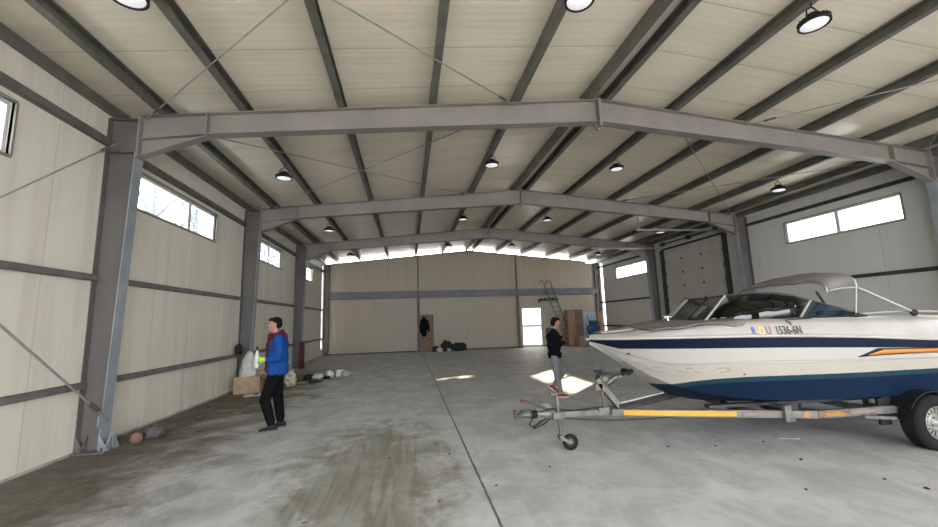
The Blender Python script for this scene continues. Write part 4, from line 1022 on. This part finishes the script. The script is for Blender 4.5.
# sack, red cylinder
sk = blob('feed_sack', mat('patterned sack', (.48,.46,.38), .8, col2=(.14,.15,.09), vscale=11), 'upright off-white printed sack on the floor behind the man in the blue jacket', 'sack', (-3.30, 12.1, 0), (.16,.12,.26), 8, .3)
m = MB(); m.box(-.10,.10,-.02,.02,0,1.05); o = bevel(m.build('red_board', mat('dark red painted board', (.07,.010,.013), .8, var=.2)), .008); o.location = (-4.17, 17.02-.22, .0); tag(o, 'dark red board standing against the foot of the third left column', 'board')
def sheet(name, mt, label, cat, loc, w, d, seed, h=.03, n=14, rz=0, grp=None):
    m = MB(); m.grid([[((i/n-.5)*w + .1*w*noise.noise(Vector((j*.5, seed, 0))), (j/n-.5)*d + .1*d*noise.noise(Vector((i*.5, seed, 5))), .008 + h*abs(noise.noise(Vector((i*.45+seed, j*.45, 2))))) for j in range(n+1)] for i in range(n+1)])
    o = solidify(m.build(name, mt), .006, 1); o.location = loc; o.rotation_euler = (0,0,rz); return tag(o, label, cat, grp)
sheet('plastic_sheet', M_plw, 'crumpled white plastic sheet on the floor behind the legs of the man in blue', 'sheet', (-3.55, 10.9, .0), .9, .28, 4, .07, rz=.2)
sheet('paper_scrap', M_plw, 'flat white paper scrap on the floor just right of the cardboard box', 'paper', (-3.80, 10.75, .0), .36, .2, 14, .04, rz=.4)
# shovel, cable coil, clutter heap in the left middle distance
sh = thing('shovel', 'shovel with dark blade lying on floor between the sack and the white clutter', 'shovel', (-2.80, 12.45, 0), .15)
m = MB(); m.tube([(-1.0,-.05,.03),(-.1,.0,.05)], .016, 8); m.build('handle', mat('shovel wood', (.20,.14,.09), .7), sh)
m = MB(); m.grid([[(x, y*(1.1-abs(x)*.8), .03+.10*x*(1-x*2.2)+.35*y*y) for y in [-.15+.03*k for k in range(11)]] for x in [-.1+.04*k for k in range(11)]]); solidify(m.build('blade', M_black, sh), .006, 1)
ca = thing('cable', 'dark cable trailing over the floor beside the shovel', 'cable', (-2.95, 12.95, 0))
m = MB(); m.tube([(-.5+.06*k, .12*math.sin(k*.7)+.02*k, .014) for k in range(16)], .012, 6); m.build('wire', M_black, ca)
m = MB()
for k in range(4): m.tube([(.42+.10*math.cos(a), .30+.10*math.sin(a), .02+.018*k) for a in [2*PI*j/14 for j in range(15)]], .012, 6)
m.build('coil', M_black, ca)
lab = ['crumpled white rag in the clutter on the floor at left centre, nearest', 'white plastic tub tipped on its side in the clutter at left centre', 'small white box in the clutter on floor at left centre', 'grey rag at the right end of the floor clutter at left centre']
blob('rag', M_plw, lab[0], 'rag', (-2.80, 13.35, 0), (.18,.13,.10), 11, .5)
tb = thing('plastic_tub', lab[1], 'tub', (-2.50, 13.6, .11), .4)
m = MB(); m.lathe([(.001,-.12),(.10,-.12),(.12,.12),(.112,.12),(.095,-.10),(.001,-.10)], axis='Y', n=22); m.build('tub_body', M_winw, tb)
m = MB(); m.tube([(.115*math.cos(a), .10, .115*math.sin(a)) for a in [2*PI*j/18 for j in range(19)]], .008, 6); m.build('rim', M_winw, tb)
m = MB(); m.box(-.13,.13,-.09,.09,0,.20); o = bevel(m.build('small_box', M_winw), .006); o.location = (-2.25, 13.9, 0); o.rotation_euler = (0,0,.5); tag(o, lab[2], 'box')
blob('rag', mat('grey rag', (.33,.32,.33), .9), lab[3], 'rag', (-2.02, 13.75, 0), (.15,.12,.10), 21, .5)
blob('dark_pouch', M_black, 'black pouch on the floor just left of the white clutter', 'pouch', (-3.12, 13.45, 0), (.14,.10,.08), 31, .4)
blob('stone_block', mat('reddish brick', (.20,.12,.09), .9, var=.3, vscale=12), 'reddish broken brick beside the foot of the foreground column', 'brick', (-4.08, 6.98, 0), (.08,.06,.09), 41, .25)
blob('mortar_lump', M_base, 'dark lump of mortar behind the brick at the foreground column', 'rubble', (-4.02, 7.25, 0), (.17,.12,.10), 45, .4)
def bits(n, x0, x1, y0, y1, s0, s1, mt, name, lab, cat, seed):
    r = random.Random(seed); src = None
    for i in range(n):
        o = blob(name, mt, None, None, (0,0,0), (1, .7, .35), seed, .5) if src is None else src.copy()
        if src is None: src = o
        else: COL.objects.link(o)
        q = r.uniform(s0, s1); o.scale = (q, q, q); o.location = (r.uniform(x0, x1), r.uniform(y0, y1), 0); o.rotation_euler = (0, 0, r.uniform(0, 6)); tag(o, lab, cat, cat + ' ' + lab.split(' ')[0])
bits(7, 2.2, 5.2, 3.2, 4.9, .012, .022, M_black, 'dirt_crumb', 'tiny dark crumb on the bare concrete in front of the trailer', 'crumb', 51)
bits(6, -1.0, 1.9, 3.4, 6.0, .012, .022, M_base, 'dirt_crumb', 'small dark crumb of dirt on the floor around the mud patch', 'dirt', 53)
bits(16, -4.4, -3.6, 7.4, 16.0, .03, .08, M_base, 'rubble_lump', 'lump of earth lying along the foot of left wall', 'rubble', 57)
sheet('paper_strip', M_plw, 'narrow white paper strip on the floor in front of the trailer wheel', 'paper', (4.95, 4.80, .0), .26, .06, 61, .01, 8, -.35)
sheet('paper_scrap', M_plw, 'tiny white paper scrap on the floor in front of the yellow reflector', 'paper', (2.85, 4.85, .0), .05, .04, 63, .004, 5, .3)

# ---- along the back wall
yb = YB - .19
m = MB(); m.box(-.36,.36,-.02,.02,0,2.08); o = m.build('brown_board', M_brown); o.location = (1.08, yb-.03, 0); o.rotation_euler = (R(-2.0), 0, 0); tag(o, 'tall brown board leaning against the back wall beside the left post', 'board')
jk = thing('hanging_jacket', 'dark jacket hanging from the top of brown board on the back wall', 'jacket', (.92, yb-.16, .0))
m = MB(); m.ell((0,0,1.45), (.20,.08,.34)); m.ell((0,0,1.72), (.17,.07,.14)); m.ell((-.03,0,1.05), (.17,.07,.22)); limb(m, [(-.16,0,1.72),(-.22,0,1.4),(-.22,-.02,1.1)], [.07,.06,.05]); limb(m, [(.15,0,1.72),(.22,0,1.4),(.24,-.02,1.15)], [.07,.06,.05]); m.ell((-.03,0,1.88), (.08,.06,.08))
remesh(m.build('jacket_cloth', M_nav, jk), .018, 3)
M_bagk = mat('black nylon', (.014,.014,.015), .7, var=.3)
for i, (x, y, s, l) in enumerate([(1.55, 22.55, (.24,.20,.17), 'small black bag with white patch, leftmost of the heap at the back wall'), (2.15, 22.75, (.33,.22,.33), 'bulky black bag in middle of the heap at the back wall'), (2.85, 22.7, (.42,.24,.26), 'long black bag at the right end of the heap at the back wall')]):
    t = thing('black_bag', l, 'bag', (x, y, 0)); blob('bag_body', M_bagk, None, None, (0,0,0), s, 71+i, .3, 2.2, t)
    m = MB(); m.tube([(-s[0]*.5+s[0]*k/8, -s[1]*.6, s[2]*1.35+.10*math.sin(PI*k/8)) for k in range(9)], .014, 6); m.build('carry_strap', M_bagk, t)
blob('white_cloth', M_plw, 'white cloth bundle on the floor against the leftmost black bag', 'cloth', (1.72, 22.25, 0), (.17,.12,.15), 81, .35)
blob('grey_cloth', mat('grey bundle', (.30,.30,.32), .8), 'small pale grey bundle on floor before the middle black bag', 'cloth', (2.25, 22.30, 0), (.12,.10,.10), 83, .35)

# ladder with hooked ends over the channel
ld = thing('ladder', 'tall metal ladder with curved hooks leaning on the back wall channel', 'ladder', (0,0,0))
b0 = Vector((9.30, 22.15, 0)); t0 = Vector((8.42, 22.84, 3.60)); w = Vector((.22, 0, 0)); d = (t0-b0)
for s in (-1, 1):
    m = MB(); m.bar(b0+w*s, t0+w*s, .045, .07, (0,1,0)); m.tube([t0+w*s, t0+w*s+Vector((-.03,0,.20)), t0+w*s+Vector((-.12,.04,.34)), t0+w*s+Vector((-.26,.06,.32)), t0+w*s+Vector((-.33,.07,.15))], .022, 8); m.build('stile', M_galv, ld)
for k in range(13):
    p = b0 + d*((k+.7)/13.4); m = MB(); m.tube([p-w, p+w], .02, 8); m.build('rung', M_galv, ld)
ws = thing('wall_rack', 'dark metal rack on the back wall just below the channel, behind the ladder', 'rack', (8.42, YB-.02, 2.72))
m = MB(); m.box(-.58,.58,-.20,0,0,.03); m.box(-.58,-.55,-.2,0,-.1,.12); m.box(.55,.58,-.2,0,-.1,.12); m.box(-.58,.58,-.20,-.18,.10,.12); m.build('shelf', M_galvD, ws)
for k, x in enumerate((-.42,-.2,.08,.3)): m = MB(); m.box(x-.06,x+.06,-.16,-.05,.03,.14+.03*(k % 2)); m.build('rack_slot', M_galvD, ws)

# brown wardrobe, white panel, boxes, blue drum, broom
wd = thing('wardrobe', 'brown wooden wardrobe standing against the back wall right of the door', 'wardrobe', (9.72, 22.42, 0), -.10)
m = MB(); m.box(-.46,.46,-.30,.30,0,2.12); m.build('carcass', M_brown, wd)
for s in (-1, 1):
    m = MB(); m.box(*sorted((s*.01, s*.45)), -.325,-.302,.08,2.08); dr = m.build('wardrobe_door', mat('brown door %d' % s, (.27 if s < 0 else .15,.155 if s < 0 else .10,.085 if s < 0 else .07), .5, var=.25), wd)
    m = MB(); m.box(*sorted((s*.05, s*.07)), -.345,-.325,1.0,1.16); m.build('knob', M_galvD, dr)
m = MB(); m.box(-.52,.52,-.02,.02,0,2.0); o = m.build('pale_board', mat('pale blue white board', (.42,.46,.56), .4)); o.location = (10.85, 22.72, 0); o.rotation_euler = (R(-4), 0, 0); tag(o, 'pale blue-white board leaning at the back wall right of the wardrobe', 'board')
m = MB(); m.box(-.20,.20,-.02,.02,0,2.0); o = m.build('narrow_brown_board', M_brown); o.location = (11.52, 22.55, 0); o.rotation_euler = (R(-4), 0, 0); tag(o, 'narrow dark brown board leaning in the right back corner', 'board')
for (x, y, z, w_, d_, h_, l) in ((9.80, 21.5, 0, .62, .45, .62, 'brown cardboard carton on the floor in front of the wardrobe'), (10.50, 21.6, 0, .60, .45, .62, 'darker cardboard carton right of the one before the wardrobe')):
    t = thing('carton', l, 'box', (x, y, z)); m = MB(); m.box(-w_/2,w_/2,-d_/2,d_/2,0,h_); m.build('carton_body', mat('carton '+l[:5], (.26,.15,.10) if x > 10.3 else (.24,.16,.10), .85, var=.2), t)
    m = MB(); m.box(-w_/2-.002,w_/2+.002,-.03,.03,h_,h_+.003); m.box(-.03,.03,-d_/2-.003,-d_/2,.1*h_,h_); m.build('tape', M_card, t)
tk = thing('blue_machine', 'dark blue compressor-like machine on top of the darker carton', 'machine', (10.52, 21.6, .62))
m = MB(); m.tube([(-.28,0,.28),(-.22,0,.28),(.22,0,.28),(.28,0,.28)], [.10,.17,.17,.10], 18); m.build('tank', mat('dark blue enamel', (.02,.06,.15), .4), tk)
m = MB(); m.box(-.15,.15,-.12,.12,.42,.62); m.tube([(.2,0,.35),(.36,0,.5)], .02, 8); bevel(m.build('motor', mat('blue motor', (.015,.045,.12), .5), tk), .02)
for s in (-1, 1): m = MB(); m.box(s*.18-.015,s*.18+.015,-.13,.13,0,.15); m.build('foot', M_black, tk)
tk.scale = (1.35, 1, 1.35)
br = thing('broom', 'dark broom handle leaning against the pale board behind the blue machine', 'broom', (10.95, 22.35, 0))
m = MB(); m.tube([(0,0,.15),(-.32,.22,1.78)], .022, 8); m.build('handle', mat('dark red wood', (.07,.03,.03), .6), br)
m = MB(); m.box(-.18,.18,-.04,.04,0,.16); m.build('brush', M_black, br)

# ------------------------------------------------------------------ outside
M_bark = mat('grey bark', (.17,.18,.20), .9, var=.3, vscale=6)
def tree(x, y, h, seed, lab, lean=0):
    r = random.Random(seed); m = MB()
    def grow(p, d, L, rad, lv):
        pts = [p]; q = p
        for k in range(5): q = q + d*(L/5) + Vector((r.uniform(-.05,.05), r.uniform(-.05,.05), r.uniform(-.01,.04)))*L*.35; pts.append(q)
        m.tube(pts, [rad*(1-.11*k) for k in range(6)], 6 if lv else 9, caps=False)
        if lv >= 3: return
        for k in range(5 if lv else 11):
            i = r.randint(1, 5) if lv else 1 + k % 5; a = r.uniform(0, 2*PI); el = r.uniform(.15, .9)
            nd = (Vector((math.cos(a)*math.cos(el), math.sin(a)*math.cos(el), math.sin(el))) + d*.45).normalized()
            grow(pts[i], nd, L*r.uniform(.38, .6), rad*.42, lv+1)
    grow(Vector((0,0,-.2)), Vector((lean,0,1)).normalized(), h, h*.024, 0)
    o = m.build('bare_tree', M_bark, None, False); o.location = (x, y, -.1); return tag(o, lab, 'tree', 'bare trees outside the left windows')
for i, (x, y, h) in enumerate([(-9.5, 19.5, 8), (-12.5, 21.5, 9), (-10.5, 27, 9), (-9.0, 33, 8.5), (-13, 39, 10), (-8.2, 24.2, 6.5)]):
    tree(x, y, h, 90+i, 'leafless tree standing outside, seen through the high windows of left wall')
m = MB(); m.box(0,9,-.08,.08,-.2,1.55)
o = m.build('boundary_wall', mat('pale rendered wall', (.5,.5,.5), .9)); o.location = (4, 29, 0); tag(o, 'low pale wall outside, seen through the glazed back door', 'wall')

# ------------------------------------------------------------------ light
w = bpy.data.worlds.new('sky'); bpy.context.scene.world = w; w.use_nodes = True; nt = w.node_tree
bg = nt.nodes['Background']; bg.inputs[0].default_value = (.93,.97,1.0,1); bg.inputs[1].default_value = 1.0
sun = bpy.data.lights.new('sun', 'SUN'); sun.energy = 2.4; sun.angle = R(.6); sun.color = (1.0,.82,.56)
so = bpy.data.objects.new('sun', sun); COL.objects.link(so)
dirv = Vector((-7.12, -8.0, -3.75)); so.rotation_euler = dirv.to_track_quat('-Z', 'Y').to_euler(); so.location = (20, 30, 12)
def portal(name, loc, rot, sx, sy):
    l = bpy.data.lights.new(name, 'AREA'); l.shape = 'RECTANGLE'; l.size = sx; l.size_y = sy; l.cycles.is_portal = True
    o = bpy.data.objects.new(name, l); COL.objects.link(o); o.location = loc; o.rotation_euler = rot
zc = sum(WZ)/2
for a, b in WL: portal('window_portal', (XL-.16, (a+b)/2, zc), (0, -PI/2, 0), WZ[1]-WZ[0], b-a)
for a, b in WRt: portal('window_portal', (XR+.16, (a+b)/2, zc), (0, PI/2, 0), WZ[1]-WZ[0], b-a)
portal('gate_portal', (-.6, YF-.16, 2.35), (PI/2, 0, 0), 7.0, 4.7)
portal('gate_portal', (7.75, YF-.16, 2.35), (PI/2, 0, 0), 6.9, 4.7)
portal('door_portal', ((DX0+DX1)/2, YB+.2, DZ/2), (-PI/2, 0, 0), DX1-DX0, DZ)

# ------------------------------------------------------------------ camera
PI_, YA, RO, F = .1432, .1561, .0307, 394.25
c, s = math.cos(YA), math.sin(YA)
fw = Vector((s*math.cos(PI_), c*math.cos(PI_), math.sin(PI_))); rt = Vector((c, -s, 0)); up = rt.cross(fw)
cR, sR = math.cos(RO), math.sin(RO)
Rx = rt*cR - up*sR; Uy = rt*sR + up*cR
cam = bpy.data.cameras.new('camera'); co = bpy.data.objects.new('camera', cam); COL.objects.link(co)
M4 = Matrix((Rx, Uy, -fw)).transposed().to_4x4(); M4.translation = Vector((0, 0, 1.68)); co.matrix_world = M4
cam.sensor_fit = 'HORIZONTAL'; cam.sensor_width = 36; cam.lens = F/938*36; cam.clip_start = .05; cam.clip_end = 500
sc = bpy.context.scene; sc.camera = co
sc.view_settings.view_transform = 'Standard'; sc.view_settings.look = 'None'; sc.view_settings.gamma = 1; sc.view_settings.exposure = 3.55
sc.cycles.use_denoising = True; sc.cycles.max_bounces = 10; sc.cycles.diffuse_bounces = 8; sc.cycles.transparent_max_bounces = 12; sc.cycles.sample_clamp_indirect = 8
